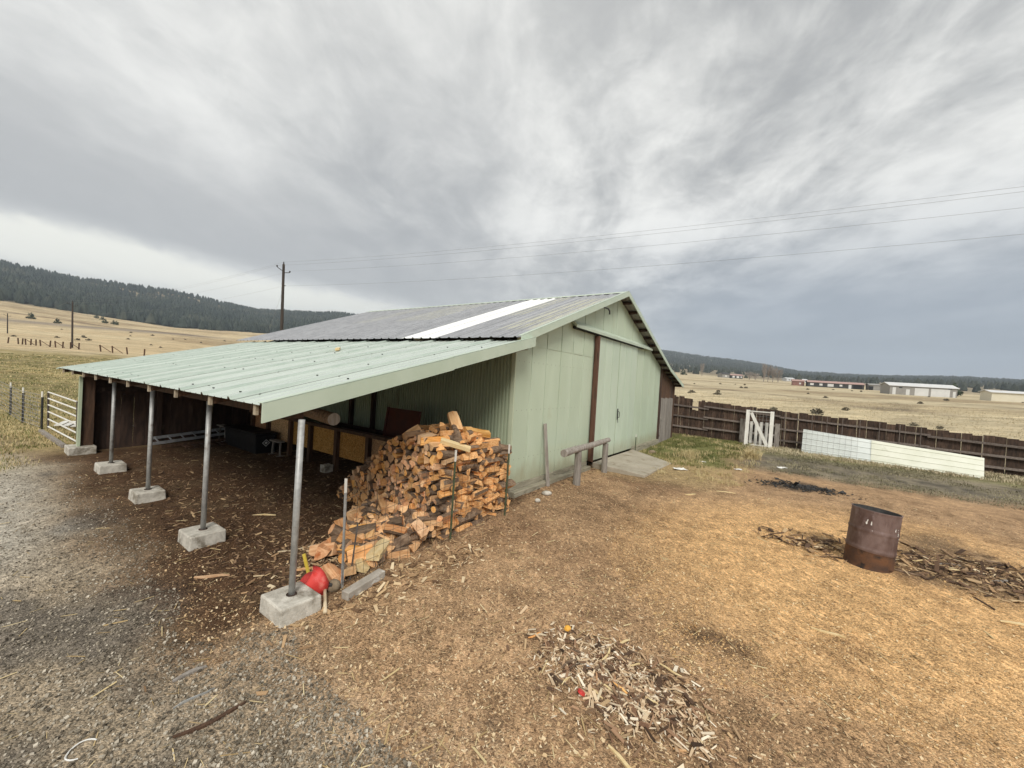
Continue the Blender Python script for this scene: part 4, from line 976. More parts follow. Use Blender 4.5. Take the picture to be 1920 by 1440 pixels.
q = [Vector(SP(.43, 0)), Vector(SP(1, 0)), Vector(SP(1.0, 1)), Vector(SP(.43, 1))]
q = [p + Vector((-.012, -.016, 0)) for p in q]; q[1] += Vector((-.10, .12, 0))
quad_sheet(*q, M_cream, 4, 'roofing_sheet', 'long cream ribbed metal sheet leaning low along the fence')
hp = empty('hog_panel', 'grid of thin wire leaning in front of the bluish sheet', 'wire panel')
mb = MB()
for k in range(11):
    u = -.01 + k * .036; p, q_ = Vector(SP(u, 0)), Vector(SP(u, 1.05)); o_ = Vector((-.05, -.06, .0)); mb.tube([p + o_, q_ + o_], .0035, 3, cap=False)
for k in range(7):
    v_ = .05 + k * .155; mb.tube([Vector(SP(-.01, v_)) + Vector((-.05, -.06, 0)), Vector(SP(.35, v_)) + Vector((-.05, -.06, 0))], .003, 3, cap=False)
mb.build('wire_grid', M_wired, hp)

# ------------------------------------------------------------------ fence and gate on the left
lf_ = empty('wire_field_fence', 'wire field fence on black steel posts left of the lean-to', 'fence')
LP = [(-31, 22.9), (-20.44, 16.40), (-18.17, 14.95), (-16.40, 14.04)]
for (x, y) in LP:
    mb = MB(); z = gz(x, y); p = Vector((x, y, z - .1)); c = Vector((x + .03, y, z + 1.14)); q = Vector((x + .035, y, z + 1.34))
    mb.bar(p, c, .05, .02); mb.bar(p + Vector((0, .02, 0)), c + Vector((0, .02, 0)), .015, .05); mb.bar(c, q, .052, .024, 1); mb.build('post', [M_tblack, M_whitep], lf_)
mb = MB()
for k in range(9):
    h = .10 + k * .14
    for (p, q) in zip(LP[:-1], LP[1:]):
        mb.tube([(p[0], p[1] - .03, gz(*p) + h), ((p[0] + q[0]) / 2, (p[1] + q[1]) / 2 - .03, gz((p[0] + q[0]) / 2, (p[1] + q[1]) / 2) + h - .01), (q[0], q[1] - .03, gz(*q) + h)], .008, 3, cap=False)
for (p, q) in zip(LP[:-1], LP[1:]):
    for k in range(1, 8):
        t = k / 8; x, y = p[0] + (q[0] - p[0]) * t, p[1] + (q[1] - p[1]) * t; mb.tube([(x, y - .03, gz(x, y) + .08), (x, y - .03, gz(x, y) + 1.22)], .004, 3, cap=False)
mb.build('wire_mesh', M_wire, lf_)
gt = empty('tube_gate', 'white tubular field gate hung beside the lean-to corner post', 'gate')
ga, gb = Vector((-16.05, 13.95, 0)), Vector((-12.95, 12.02, 0)); ga.z, gb.z = gz(ga.x, ga.y), gz(gb.x, gb.y)
mb = MB(); mb.tube([ga + Vector((0, 0, .08)), ga + Vector((0, 0, 1.36))], .03, 8); mb.build('end_tube', M_wired, gt)
mb = MB(); mb.tube([gb + Vector((0, 0, .08)), gb + Vector((0, 0, 1.36))], .03, 8); mb.build('end_tube', M_wired, gt)
for h in (.14, .40, .66, .90, 1.12, 1.34):
    mb = MB(); mb.tube([ga + Vector((0, 0, h)), gb + Vector((0, 0, h))], .024, 8); mb.build('bar', M_whitep, gt)
pl = empty('slatted_walkway', 'white slatted wooden walkway lying on the grass at the gate', 'pallet')
for k in range(9):
    t = k / 8; mb = MB(); c = Vector((-16.6 + t * 2.6, 14.9 - t * .2, 0)); c.z = gz(c.x, c.y)
    mb.obox(Matrix.Translation(c + Vector((0, 0, .09))) @ Matrix.Rotation(R(35), 4, 'Z'), (.18, 1.15, .03)); mb.build('slat', M_whitep, pl)
mb = MB(); mb.bar(Vector((-15.9, 13.6, gz(-15.9, 13.6) + .05)), Vector((-13.05, 11.75, gz(-13, 11.75) + .05)), .10, .10); wobj(mb, 'ground_beam', M_greyw, 'pale timber beam on the ground along the foot of the gate', 'timber')

# plank on the roof
mb = MB(); pr = LT(.33).lerp(LB(.33), .33); mb.obox(Matrix.Translation(pr + Vector((0, 0, .05))) @ Matrix.Rotation(R(-13), 4, 'Y') @ Matrix.Rotation(R(52), 4, 'Z'), (.34, .10, .05)); bobj(mb, 'wood_offcut', M_fresh, 'small pale wood block lying on the lean-to roof', 'wood')

# ------------------------------------------------------------------ power line
def upole(x, y, top, label, r=.16, arms=True):
    z = gz(x, y); t = empty('utility_pole', label, 'pole', loc=(x, y, z), group='wooden utility poles'); H = top - z
    mb = MB(); mb.tube([(0, 0, -.5), (0, 0, H * .5), (.0, 0, H)], [r * 1.1, r, r * .8], 10); mb.build('pole', M_pole, t, smooth=False)
    if arms:
        d = Vector((.5, .866, 0))
        for (s, h) in ((-1, -.45), (1, -.75)):
            mb = MB(); mb.tube([(0, 0, H - .95 + (0 if s > 0 else .15)), d * s * .72 + Vector((0, 0, H + h))], .035, 6); ar_ = mb.build('bracket_arm', M_pole, t)
            mb = MB(); e = d * s * .72 + Vector((0, 0, H + h)); mb.tube([e, e + Vector((0, 0, .1)), e + Vector((0, 0, .2))], [.05, .09, .04], 8); mb.build('insulator', M_steel, ar_)
        mb = MB(); mb.tube([(0, 0, H), (0, 0, H + .15), (0, 0, H + .28)], [.04, .08, .03], 8); mb.build('insulator', M_steel, t)
        mb = MB(); mb.tube([(r, 0, H - 2.35), (r + .14, .0, H - 2.35)], .04, 6); mb.build('cable_clamp', M_steel, t)
    return t
upole(-26.0, 45.2, 12.8, 'tall dark utility pole rising behind the barn roof')
upole(-89.8, 82.2, 11.1, 'utility pole in the dry field beyond the lean-to, second along the line', .15)
upole(-169.4, 135.2, 11.2, 'farthest utility pole at the edge of the left field', .15)
PTS = [(-26.0, 45.2, 12.8), (-89.8, 82.2, 11.1), (-169.4, 135.2, 11.2), (-250, 190, 14)]
NX = (46.0, 3.6, 12.6); OFN = [(0, 0, -.05), (-.2, -.35, -.35), (.2, .35, -.75), (.1, .1, -1.75)]
wr = empty('power_lines', 'thin overhead power lines crossing the sky above the barn', 'wires')
OFF = [(0, 0, .25), (-.36, -.62, -.3), (.36, .62, -.6), (.1, .1, -2.35)]
for oi_, (ox, oy, oz) in enumerate(OFF):
    for (p, q, sag) in ((NX, PTS[0], 1.0), (PTS[0], PTS[1], 1.1), (PTS[1], PTS[2], 1.2), (PTS[2], PTS[3], 1.2)):
        mb = MB(); p_, q_ = Vector(p) + Vector(OFN[oi_] if p == NX else (ox, oy, oz)), Vector(q) + Vector((ox, oy, oz))
        mb.tube([p_.lerp(q_, t) - Vector((0, 0, sag * 4 * t * (1 - t))) for t in np.linspace(0, 1, 17)], .0055, 4, cap=False); mb.build('wire', M_wire, wr)
mb = MB(); mb.tube([(-26.0, 45.2, 10.0), (-29.8, 46.5, gz(-29.8, 46.5))], .010, 4); mb.build('guy_wire', M_wire, wr)

# old leaning fence posts in the left field
ofc = empty('old_post_fence', 'row of old leaning wooden posts and rails across the left field', 'fence')
def A(px, d): return (px - 961.8) / F * d                     # field x for a bearing at a distance
for (px, lean, br) in ((14, .2, 0), (34, -.1, 0), (41, .15, 0), (48, -.15, 1), (57, .1, 0), (67, 0, 0), (76, -.2, 1), (93, .15, 0), (104, -.15, 1), (117, .1, 0), (132, 0, 1), (147, .1, 0), (189, -.2, 1), (211, -.1, 1), (239, -.2, 0), (270, .1, 0)):
    d = 84 - px * .05; x = A(px, d); z = gz(x, d); mb = MB(); mb.tube([(x, d, z - .2), (x + lean, d, z + 1.25)], .11, 6); mb.build('post', M_brownw, ofc)
    if br: mb = MB(); mb.tube([(x, d, z + 1.1), (x + 2.0, d - .2, gz(x + 2, d - .2) + .1)], .06, 5); mb.build('brace', M_brownw, ofc)

# ------------------------------------------------------------------ far buildings
def building(name, label, cat, cx, cy, rz, wd, dp, hgt, rise, wall, roof, wins=(), doors=(), over=.4, trim=None, shed=False):
    z = gz(cx, cy) - .1; t = empty(name, label, cat, loc=(cx, cy, z), rz=rz); hw, hd = wd / 2, dp / 2
    mb = MB()
    if rise and not shed:                                     # ridge runs along x
        mb.add([(-hw, -hd, -1), (hw, -hd, -1), (hw, hd, -1), (-hw, hd, -1), (-hw, -hd, hgt), (hw, -hd, hgt), (hw, hd, hgt), (-hw, hd, hgt), (-hw, 0, hgt + rise), (hw, 0, hgt + rise)],
               [(0, 1, 5, 4), (2, 3, 7, 6), (1, 2, 6, 9, 5), (3, 0, 4, 8, 7), (4, 5, 9, 8), (6, 7, 8, 9)])
    else: mb.box((-hw, -hd, -1), (hw, hd, hgt))
    mb.build('wall', wall, t)
    k = rise / hd
    for s in (-1, 1):
        mb = MB(); y0, y1 = 0, s * (hd + over); z0, z1 = hgt + rise + .03, hgt + .03 - over * k
        vs = [(-hw - over, y0, z0), (hw + over, y0, z0), (hw + over, y1, z1), (-hw - over, y1, z1)]; vs += [(x, y, q + .12) for x, y, q in vs]
        mb.add(vs, [(3, 2, 1, 0), (4, 5, 6, 7), (0, 1, 5, 4), (1, 2, 6, 5), (2, 3, 7, 6), (3, 0, 4, 7)]); mb.build('roof', roof, t)
    for (x, z_, w_, h_, m) in wins: 
        mb = MB(); mb.box((x - w_ / 2, -hd - .05, z_), (x + w_ / 2, -hd - .005, z_ + h_)); o = mb.build('window', m, t)
    for (x, w_, h_, m) in doors:
        mb = MB(); mb.box((x - w_ / 2, -hd - .06, .05), (x + w_ / 2, -hd - .006, h_)); mb.build('door', m, t)
    return t
# grey shop with three white doors
t = building('machine_shed', 'long grey metal shop building with white roof and three white garage doors', 'building', 142.8, 142.6, R(-24), 17.5, 8, 3.2, 1.0, M_greywall, M_wroof,
         wins=[(-5.9, 2.4, .9, .4, M_glass), (6.9, 2.85, .9, .25, M_glass)], doors=[(-3.9, 1.0, 2.1, M_wroof), (-.3, 3.6, 2.7, M_wroof), (3.9, 3.6, 2.7, M_wroof), (-7.6, .9, 2.6, M_wroof), (8.0, .7, 2.1, M_wroof)])
mb = MB(); mb.box((5.6, -4.06, .05), (6.9, -4.006, 2.7)); mb.build('door', M_wroof, t)
t = building('ranch_house', 'long low dark ranch house with red roof and white posts', 'house', 176.5, 222, R(-30), 24, 9, 2.5, .9, M_dkwall, M_redroof,
         wins=[(-10.2, .9, 1.6, 1.1, M_wroof), (-6.2, .9, 1.4, 1.1, M_wroof), (-2.0, .6, 2.6, 1.5, M_wroof), (2.4, 1.0, 1.2, 1.0, M_wroof)], doors=[(6.2, 1.2, 2.2, M_wroof), (9.4, 3.6, 2.1, M_black)])
building('red_outbuilding', 'small dark red outbuilding at the end of the ranch house', 'shed', 164.5, 233, R(-30), 5.5, 6, 2.6, .8, M_redwall, M_redroof, wins=[(.8, .9, .9, .9, M_wroof)])
building('garage', 'plain pale grey garage beside the ranch house', 'garage', 190.5, 210, R(-28), 9, 7, 2.7, .7, M_greywall, M_greywall, doors=[(-4.0, 1.8, 2.1, M_black)])
building('storage_building', 'long cream metal storage building at the edge of the plain', 'building', 148.5, 112, R(-28), 24, 6, 2.4, .5, M_creamw, M_wroof)
building('far_house', 'small far house with white doors and pink roof among bare trees', 'house', 233, 424, R(-5), 12, 8, 3.2, 1.2, M_dkwall, M_redroof, wins=[(-3, .8, 2.2, 1.8, M_wroof), (1.2, .6, 2.4, 2.0, M_wroof), (4.6, 1, 1.4, 1.4, M_wroof)])
building('far_house', 'small far grey house with a white gable beside the pink roofed one', 'house', 221, 424, R(8), 8, 8, 3.6, 1.6, M_greywall, M_dkwall, wins=[(0, 1, 2, 1.6, M_wroof)])
for (px, d, lab) in ((1478, 520, 'tiny far white house at the foot of the ridge, first from the bare poplars'), (1503, 500, 'tiny far white house next to the red outbuilding')):
    building('distant_house', lab, 'house', A(px, d), d, R(5), 11, 8, 3.2, 1.2, M_wroof, M_wroof, wins=[(-2, 1, 1.4, 1.2, M_glass), (2.5, 1, 1.4, 1.2, M_glass)])

# ------------------------------------------------------------------ bare poplars, junipers, sagebrush
def bare_tree(px, d, H, label, spread, n, seed):
    rd2 = random.Random(seed); x = A(px, d); z = gz(x, d); t = empty('bare_poplar', label, 'tree', loc=(x, d, z), group='leafless trees by the far house')
    mb = MB(); mb.tube([(0, 0, -.3), (.1, 0, H * .5), (0, 0, H * .97)], [.35, .22, .04], 6); mb.build('trunk', M_twig, t)
    mb = MB()
    for k in range(n):
        h0 = rd2.uniform(.08, .85) * H; a = rd2.uniform(0, 6.28); L = (H - h0) * rd2.uniform(.35, .8); s = spread * rd2.uniform(.3, 1)
        e = Vector((math.cos(a) * s, math.sin(a) * s, min(h0 + L, H))); p = Vector((0, 0, h0)); m_ = p.lerp(e, .5) + Vector((math.cos(a) * s * .2, math.sin(a) * s * .2, -L * .05))
        mb.tube([p, m_, e], [.09, .06, .02], 3, cap=False)
        for j in range(5):
            q = m_.lerp(e, rd2.random()); b_ = rd2.uniform(0, 6.28); l2 = rd2.uniform(.6, 2.0); mb.tube([q, q + Vector((math.cos(b_) * l2 * .5, math.sin(b_) * l2 * .5, l2))], [.04, .015], 3, cap=False)
    mb.build('crown', M_twig, t)
bare_tree(1432, 330, 15, 'tallest bare poplar of the clump left of the red roofed house', 2.4, 60, 1)
bare_tree(1440, 332, 14, 'bare poplar second in the clump by the red roofed house', 3.0, 60, 2)
bare_tree(1449, 330, 12.5, 'bare poplar third in the clump by the red roofed house', 3.4, 60, 3)
bare_tree(1459, 334, 11, 'bare rounded poplar at the clump end nearest the red roofed house', 3.6, 60, 4)
bare_tree(1316, 430, 14, 'lone pale bare poplar beside the barn eave', 2.4, 50, 5)
bare_tree(1405, 400, 7.5, 'low bare tree just past the far pink roofed house', 4.5, 50, 6)
bare_tree(1416, 395, 6.5, 'low bare tree between the far house and the poplar clump', 4.0, 50, 7)

def leaf_mesh(seed, n, flat, name, mat):
    rd2 = random.Random(seed); mb = MB()
    for k in range(n):
        while True:
            p = Vector((rd2.uniform(-1, 1), rd2.uniform(-1, 1), rd2.uniform(0, 1)))
            if (p.x ** 2 + p.y ** 2) ** .5 < (1 - p.z) ** .6 * (.75 + .35 * math.sin(seed + p.z * 9 + math.atan2(p.y, p.x) * 2)): break
        s = rd2.uniform(.10, .24); d = Vector((rd2.gauss(0, 1), rd2.gauss(0, 1), rd2.gauss(0, .6))).normalized(); e = d.orthogonal().normalized(); f = d.cross(e)
        p.z = p.z * flat * 1.25 + .06; mb.add([p - e * s, p + f * s * .6, p + e * s, p - f * s * .6 + d * s * .3], [(0, 1, 2, 3)])
    return mb.mesh(name, mat)
JUN = [leaf_mesh(i, 170, 1.25, 'crown', M_leaf) for i in range(3)]; SAG = [leaf_mesh(i + 9, 110, .62, 'crown', M_sage) for i in range(3)]
tk = MB(); tk.tube([(0, 0, -.1), (.03, 0, .35), (0, 0, .8)], [.08, .06, .03], 5); TK = tk.mesh('trunk', M_brownw)
def bush(name, me, px, d, s, label, cat, group, dx=0):
    x = A(px, d); t = empty(name, label, cat, loc=(x, d, gz(x, d)), rz=random.uniform(0, 6.28), group=group); t.scale = (s, s, s)
    link('crown', me, t); link('trunk', TK, t)
for (px, d, s, lab) in ((57, 262, 2.6, 'largest round juniper on the left slope below the track'), (107, 250, 2.1, 'dark juniper on the left slope near the second pole'),
        (118, 620, 5.0, 'tall dark juniper at the top of the tan slope behind the second pole'), (110, 610, 3.0, 'smaller juniper beside the tall dark one on the tan slope'),
        (180, 420, 2.6, 'juniper where the tan slope meets the track'), (191, 400, 2.3, 'juniper just past the track on the left slope'), (196, 330, 2.4, 'juniper at the field edge left of the forest'), (212, 325, 2.0, 'small juniper at the far edge of the left field'),
        (217, 318, 2.0, 'last small juniper along the left field edge'), (32, 560, 3, 'lone juniper high on the tan slope'), (1281, 415, 3.6, 'round dark bush in the plain beside the barn eave'), (1700, 150, 1.6, 'dark bush in front of the grey shop building'), (1788, 170, 3.4, 'upright dark juniper right of the grey shop building')):
    bush('juniper', random.choice(JUN), px, d, s, lab, 'bush', 'junipers on the slopes')
rd = random.Random(31)
for k in range(20):
    px = rd.uniform(20, 430); d = rd.uniform(105, 230)
    bush('sagebrush', random.choice(SAG), px, d, rd.uniform(.5, 1.0), 'low brown sagebrush clump dotting the left dry field', 'bush', 'sagebrush clumps in the left dry field')
for (px, d, s, lab) in ((1537, 42, .8, 'scraggly dead bush just beyond the fence'), (1590, 48, .55, 'low grey bush beyond the fence above the white sheets'), (1455, 45, .5, 'small bush beyond the fence left of the scraggly one'), (1300, 52, .4, 'small weed clump beyond the first fence boards'), (1720, 34, .4, 'grey weed tuft beyond the fence above the cream sheet'), (1770, 32, .35, 'weed tuft beyond the fence toward the frame edge')):
    bush('field_bush', random.choice(SAG), px, d, s, lab, 'bush', 'bushes on the plain beyond the board fence')
for k in range(26):
    px = rd.uniform(1270, 1930); d = rd.uniform(60, 190)
    bush('sagebrush', random.choice(SAG), px, d, rd.uniform(.35, .8), 'low sagebrush clump dotting the plain beyond the fence', 'bush', 'sagebrush clumps on the plain')

# ------------------------------------------------------------------ forest on the hills
def conifers(n, azr, rr, hr, mat, name, label, dens, squat=1.0, seed=1, thr=.35):
    g = np.random.default_rng(seed); az = g.uniform(*azr, n * 3); r = np.sqrt(g.uniform(rr[0] ** 2, rr[1] ** 2, n * 3)); x = r * np.sin(az); y = r * np.cos(az)
    keep = dens(x, y, r, az) > g.uniform(0, 1, n * 3); x, y, r = x[keep][:n], y[keep][:n], r[keep][:n]; z = ground(x, y); m = len(x)
    h = g.uniform(*hr, m); w_ = h * g.uniform(.20, .34, m) * squat; ph = g.uniform(0, 6.28, m); V = []; K = 6
    for lvl, (zz, ww) in enumerate(((-.05, .75), (.12, 1.0), (.55, .62), (.8, .3))):
        for k in range(K):
            j = g.uniform(.7, 1.25, m); V.append(np.stack([x + np.cos(ph + k * 6.283 / K) * w_ * ww * j, y + np.sin(ph + k * 6.283 / K) * w_ * ww * j, z + h * (zz + g.uniform(-.05, .05, m))], -1))
    V.append(np.stack([x, y, z + h], -1)); nv = len(V); V = np.stack(V, 1).reshape(-1, 3); base = np.arange(m)[:, None] * nv; fs = []
    for lvl in range(3):
        for k in range(K):
            a_, b_ = lvl * K + k, lvl * K + (k + 1) % K; fs.append(np.concatenate([base + a_, base + b_, base + b_ + K, base + a_ + K], 1))
    fq = np.concatenate(fs); ft = np.concatenate([np.concatenate([base + 3 * K + k, base + 3 * K + (k + 1) % K, base + 4 * K], 1) for k in range(K)])
    me = bpy.data.meshes.new(name); me.from_pydata(V.tolist(), [], fq.tolist() + ft.tolist()); me.materials.append(mat)
    return tag(link(name, me), label, 'forest', kind='stuff')
def dl(x, y, r, az):
    return np.where(fbm(x * .006, y * .006, 71) > .60, .22, 1.0) * sstep(r, 700, 770) * (1 - .5 * sstep(fbm(x * .004, y * .004, 13), .6, .75))
conifers(9500, (R(-58), R(-12)), (700, 1620), (9, 17), M_forest, 'conifer_forest', 'dark conifer forest covering the hill behind the left field', dl, 1.1, 3)
def dr(x, y, r, az): return sstep(fbm(x * .005, y * .005, 17), .32, .52) * sstep(r, 500, 1500) + .10
conifers(9500, (R(12), R(58)), (560, 2550), (6, 11), M_scrub, 'hill_scrub', 'juniper scrub and woods along the low ridge beyond the plain', dr, 1.5, 4)

# ------------------------------------------------------------------ grass, straw, chips, gravel
def blades(name, label, cat, pts, hgt, mat, per, spread, seed, wd=.006, lean=.5):
    g = np.random.default_rng(seed); n = len(pts) * per; P = np.repeat(np.array(pts), per, 0); hh = np.repeat(np.array(hgt), per) * g.uniform(.5, 1.15, n)
    P = P + np.stack([g.normal(0, spread, n), g.normal(0, spread, n)], -1); z = ground(P[:, 0], P[:, 1]); a = g.uniform(0, 6.28, n); d = np.stack([np.cos(a), np.sin(a)], -1); ln = g.uniform(.1, lean, n)
    dist = np.hypot(P[:, 0], P[:, 1]); w_ = np.maximum(wd, dist * .00055) * g.uniform(.6, 1.3, n); s = np.stack([-d[:, 1], d[:, 0]], -1)
    base0 = np.concatenate([P - s * w_[:, None], (z - .01)[:, None]], 1); base1 = np.concatenate([P + s * w_[:, None], (z - .01)[:, None]], 1)
    mid = np.concatenate([P + d * (hh * ln * .35)[:, None], (z + hh * .62)[:, None]], 1); tip = np.concatenate([P + d * (hh * ln)[:, None], (z + hh)[:, None]], 1)
    V = np.stack([base0, base1, mid + np.concatenate([s * w_[:, None] * .6, np.zeros((n, 1))], 1), mid - np.concatenate([s * w_[:, None] * .6, np.zeros((n, 1))], 1), tip], 1).reshape(-1, 3)
    o = np.arange(n)[:, None] * 5; f4 = np.concatenate([o, o + 1, o + 2, o + 3], 1); f3 = np.concatenate([o + 3, o + 2, o + 4], 1)
    me = bpy.data.meshes.new(name); me.from_pydata(V.tolist(), [], f4.tolist() + f3.tolist()); me.materials.append(mat); return tag(link(name, me), label, cat, kind='stuff')
def bpts(n, br, ar, seed, dens=None):
    g = np.random.default_rng(seed); bb = g.uniform(*br, n); aa = g.uniform(*ar, n); x = O.x + E2.x * bb + E1.x * aa; y = O.y + E2.y * bb + E1.y * aa
    if dens is not None: k = dens(x, y) > g.uniform(0, 1, n); x, y = x[k], y[k]
    return np.stack([x, y], -1)
nz_ = lambda s, sc, lo, hi: (lambda x, y: sstep(fbm(x * sc, y * sc, s), lo, hi))
p = bpts(1500, (7.6, 17.2), (-3.8, -.2), 1, nz_(2, .8, .3, .6)); blades('grass', 'green grass patch at the barn corner', 'grass', p, [.11] * len(p), M_grassg, 9, .05, 2, .005, .9)
p = bpts(1100, (5.5, 17.0), (-4.4, -.3), 5, nz_(8, .9, .42, .65)); blades('grass', 'dry yellow grass and straw round the green patch', 'grass', p, [.13] * len(p), M_grassd, 7, .06, 6, .005, 1.2)
tu = WG(11.9, -4.15); blades('grass_tuft', 'tall dry grass tuft before the white gate frame', 'grass', [(tu.x + .12 * math.cos(k), tu.y + .12 * math.sin(k)) for k in range(14)], [.42] * 14, M_grassd, 14, .10, 3, .005, 1.6)
tu = WG(9.6, -2.1); blades('grass_tuft', 'dry grass tuft in the green patch beside the concrete pad', 'grass', [(tu.x + .15 * math.cos(k), tu.y + .15 * math.sin(k)) for k in range(12)], [.38] * 12, M_grassd, 18, .14, 4, .006, 1.2)
p = bpts(1600, (14.6, 17.5), (-17, -3.5), 9); blades('grass', 'rough dry grass along the foot of the board fence', 'grass', p, [.10] * len(p), M_plain, 5, .08, 10, .005, 1.2)
p = bpts(4200, (9.2, 15.8), (-16, -4.0), 11, nz_(12, .7, .3, .65)); blades('grass', 'thin greyish grass before the leaning sheets', 'grass', p, [.05] * len(p), M_grassx, 8, .10, 12, .004, 1.8)
g = np.random.default_rng(77); r_ = np.exp(g.uniform(math.log(23), math.log(95), 5200)); az_ = g.uniform(R(17), R(56), 5200); p = np.stack([r_ * np.sin(az_), r_ * np.cos(az_)], -1)
bb_ = (p[:, 0] - O.x) * E2.x + (p[:, 1] - O.y) * E2.y; p = p[bb_ > 18.1]; blades('dry_grass', 'pale dry grass of the plain beyond the fence', 'grass', p, [.10] * len(p), M_plain, 5, .22, 21, .005, 1.3)
r_ = np.exp(g.uniform(math.log(15), math.log(80), 5200)); az_ = g.uniform(R(-57), R(-34), 5200); p = np.stack([r_ * np.sin(az_), r_ * np.cos(az_)], -1)
aa_ = (p[:, 0] - O.x) * E1.x + (p[:, 1] - O.y) * E1.y; bb_ = (p[:, 0] - O.x) * E2.x + (p[:, 1] - O.y) * E2.y; ok = (aa_ > 12.2) | ((bb_ < -6.6) & (aa_ > 9.5)); p = p[ok]
k = g.uniform(0, 1, len(p)) < .5
blades('field_grass', 'olive green grass of the left field', 'grass', p[k], [.08] * int(k.sum()), M_grassg, 9, .16, 22, .005, 1.1)
blades('field_grass', 'straw coloured grass round the tube gate and left field', 'grass', p[~k], [.09] * int((~k).sum()), M_grassd, 9, .16, 23, .005, 1.2)

def scatter(name, label, cat, xy, size, asp, mat, seed, lift=.004, kind='stuff', tilt=.35, thick=.25):
    """loose flat pieces lying on the ground: thin wedges"""
    g = np.random.default_rng(seed); n = len(xy); L = size * np.exp(np.clip(g.normal(0, .42, n), -1, .75)); Wd = L * np.exp(np.clip(g.normal(math.log(asp), .35, n), -4, math.log(min(asp * 1.7, 1)))); a = g.uniform(0, 6.28, n)
    z = ground(xy[:, 0], xy[:, 1]) + lift; d = np.stack([np.cos(a), np.sin(a), g.normal(0, tilt, n)], -1); s = np.stack([-np.sin(a), np.cos(a), g.normal(0, tilt, n)], -1); c = np.concatenate([xy, z[:, None]], 1)
    th = np.minimum(Wd * thick, .012)[:, None] * np.array([[0, 0, 1.0]]); LL, WW = L[:, None], Wd[:, None]
    c = c + np.abs(d[:, 2:3]) * LL * .4 * np.array([[0, 0, 1.0]])
    q = [c - d * LL / 2 - s * WW / 2, c + d * LL / 2 - s * WW / 2 * g.uniform(.2, 1, (n, 1)), c + d * LL / 2 * g.uniform(.7, 1, (n, 1)) + s * WW / 2, c - d * LL / 2 * g.uniform(.6, 1, (n, 1)) + s * WW / 2]
    V = np.stack(q + [p + th for p in q], 1).reshape(-1, 3); o = np.arange(n)[:, None] * 8
    fs = np.concatenate([np.concatenate([o + i for i in f], 1) for f in ((4, 5, 6, 7), (0, 1, 5, 4), (1, 2, 6, 5), (2, 3, 7, 6), (3, 0, 4, 7))])
    me = bpy.data.meshes.new(name); me.from_pydata(V.tolist(), [], fs.tolist()); me.materials.append(mat)
    return tag(link(name, me), label, cat, kind=kind)
def chipmat(name, cols, sc_=9):
    m = bpy.data.materials.new(name); m.use_nodes = True; T = NT(m.node_tree); b = T.n['Principled BSDF']; ge = T.add('ShaderNodeNewGeometry')
    cr_ = T.add('ShaderNodeValToRGB'); cr_.color_ramp.interpolation = 'LINEAR'; els = cr_.color_ramp.elements
    for i, c in enumerate(cols):
        if i < 2: e = els[i]; e.position = i / (len(cols) - 1)
        else: e = els.new(i / (len(cols) - 1))
        e.color = (*c, 1)
    if len(cols) > 2: els[1].position = 1 / (len(cols) - 1)
    T.l.new(ge.outputs['Random Per Island'], cr_.inputs[0]); T.l.new(cr_.outputs[0], b.inputs['Base Color']); b.inputs['Roughness'].default_value = .9; b.inputs['Specular IOR Level'].default_value = .2; return m
C_chip = chipmat('mixed_wood_chips', [(.12, .07, .04), (.28, .175, .095), (.41, .265, .145), (.55, .39, .215), (.70, .58, .39)])
C_saw = chipmat('orange_sawdust_chips', [(.30, .165, .07), (.50, .31, .14), (.60, .39, .18), (.68, .48, .25), (.74, .60, .38)])
C_grav = chipmat('gravel_mix', [(.075, .062, .047), (.17, .145, .108), (.25, .215, .162), (.34, .298, .232), (.56, .505, .41)])
C_bark = chipmat('bark_litter', [(.045, .028, .018), (.09, .055, .035), (.15, .09, .055), (.26, .17, .10), (.48, .34, .19)])
C_heap = chipmat('pale_splinters', [(.15, .08, .048), (.34, .21, .125), (.52, .37, .225), (.66, .52, .35), (.80, .72, .57)])
C_straw = chipmat('straw_bits', [(.30, .21, .10), (.46, .34, .17), (.58, .46, .25), (.70, .59, .36)])
g = np.random.default_rng(5)
def polar(n, r0_, r1_, a0_, a1_, pw=1.0):
    u = g.uniform(0, 1, n) ** pw; r = np.exp(math.log(r0_) + u * math.log(r1_ / r0_)); a = g.uniform(R(a0_), R(a1_), n); return np.stack([r * np.sin(a), r * np.cos(a)], -1)
def ba(xy): dx, dy = xy[:, 0] - O.x, xy[:, 1] - O.y; return dx * E2.x + dy * E2.y, dx * E1.x + dy * E1.y
P_ = polar(110000, 2.6, 16, -56, 56)
b_, a_ = ba(P_); inside = (b_ > 0) & (a_ > -.2); nsm = (fbm(P_[:, 0] * .9, P_[:, 1] * .9, 21) - .5) * 1.6
und = (a_ > -.5) & (b_ > -5.7); grv = (b_ + nsm < -6.1) & ~inside; sawd = np.hypot((P_[:, 0] - 6.6) / 5, (P_[:, 1] - 6.2) / 4.4) + nsm * .3 < .95
pad = (b_ > 4.2) & (b_ < 8.8) & (a_ > -2.05)
rest = ~inside & ~und & ~grv & ~pad
q = P_[grv]; scatter('gravel', 'grey gravel stones covering the left yard', 'gravel', q[:26000], .0125, .8, C_grav, 1, .0, tilt=.3, thick=.6)
q = P_[rest & ~sawd]; scatter('wood_chips', 'brown wood chips trodden into the yard', 'wood chips', q[:32000], .019, .40, C_chip, 2, .0, tilt=.25)
q = P_[rest & sawd]; scatter('sawdust_chips', 'orange sawdust and shavings on the right of the yard', 'sawdust', q[:28000], .016, .45, C_saw, 3, .0, tilt=.2)
q = P_[und & ~inside]; scatter('bark_litter', 'bark and straw litter on the dark soil under the lean-to', 'litter', q[:9000], .05, .22, C_bark, 4, .002, tilt=.2)
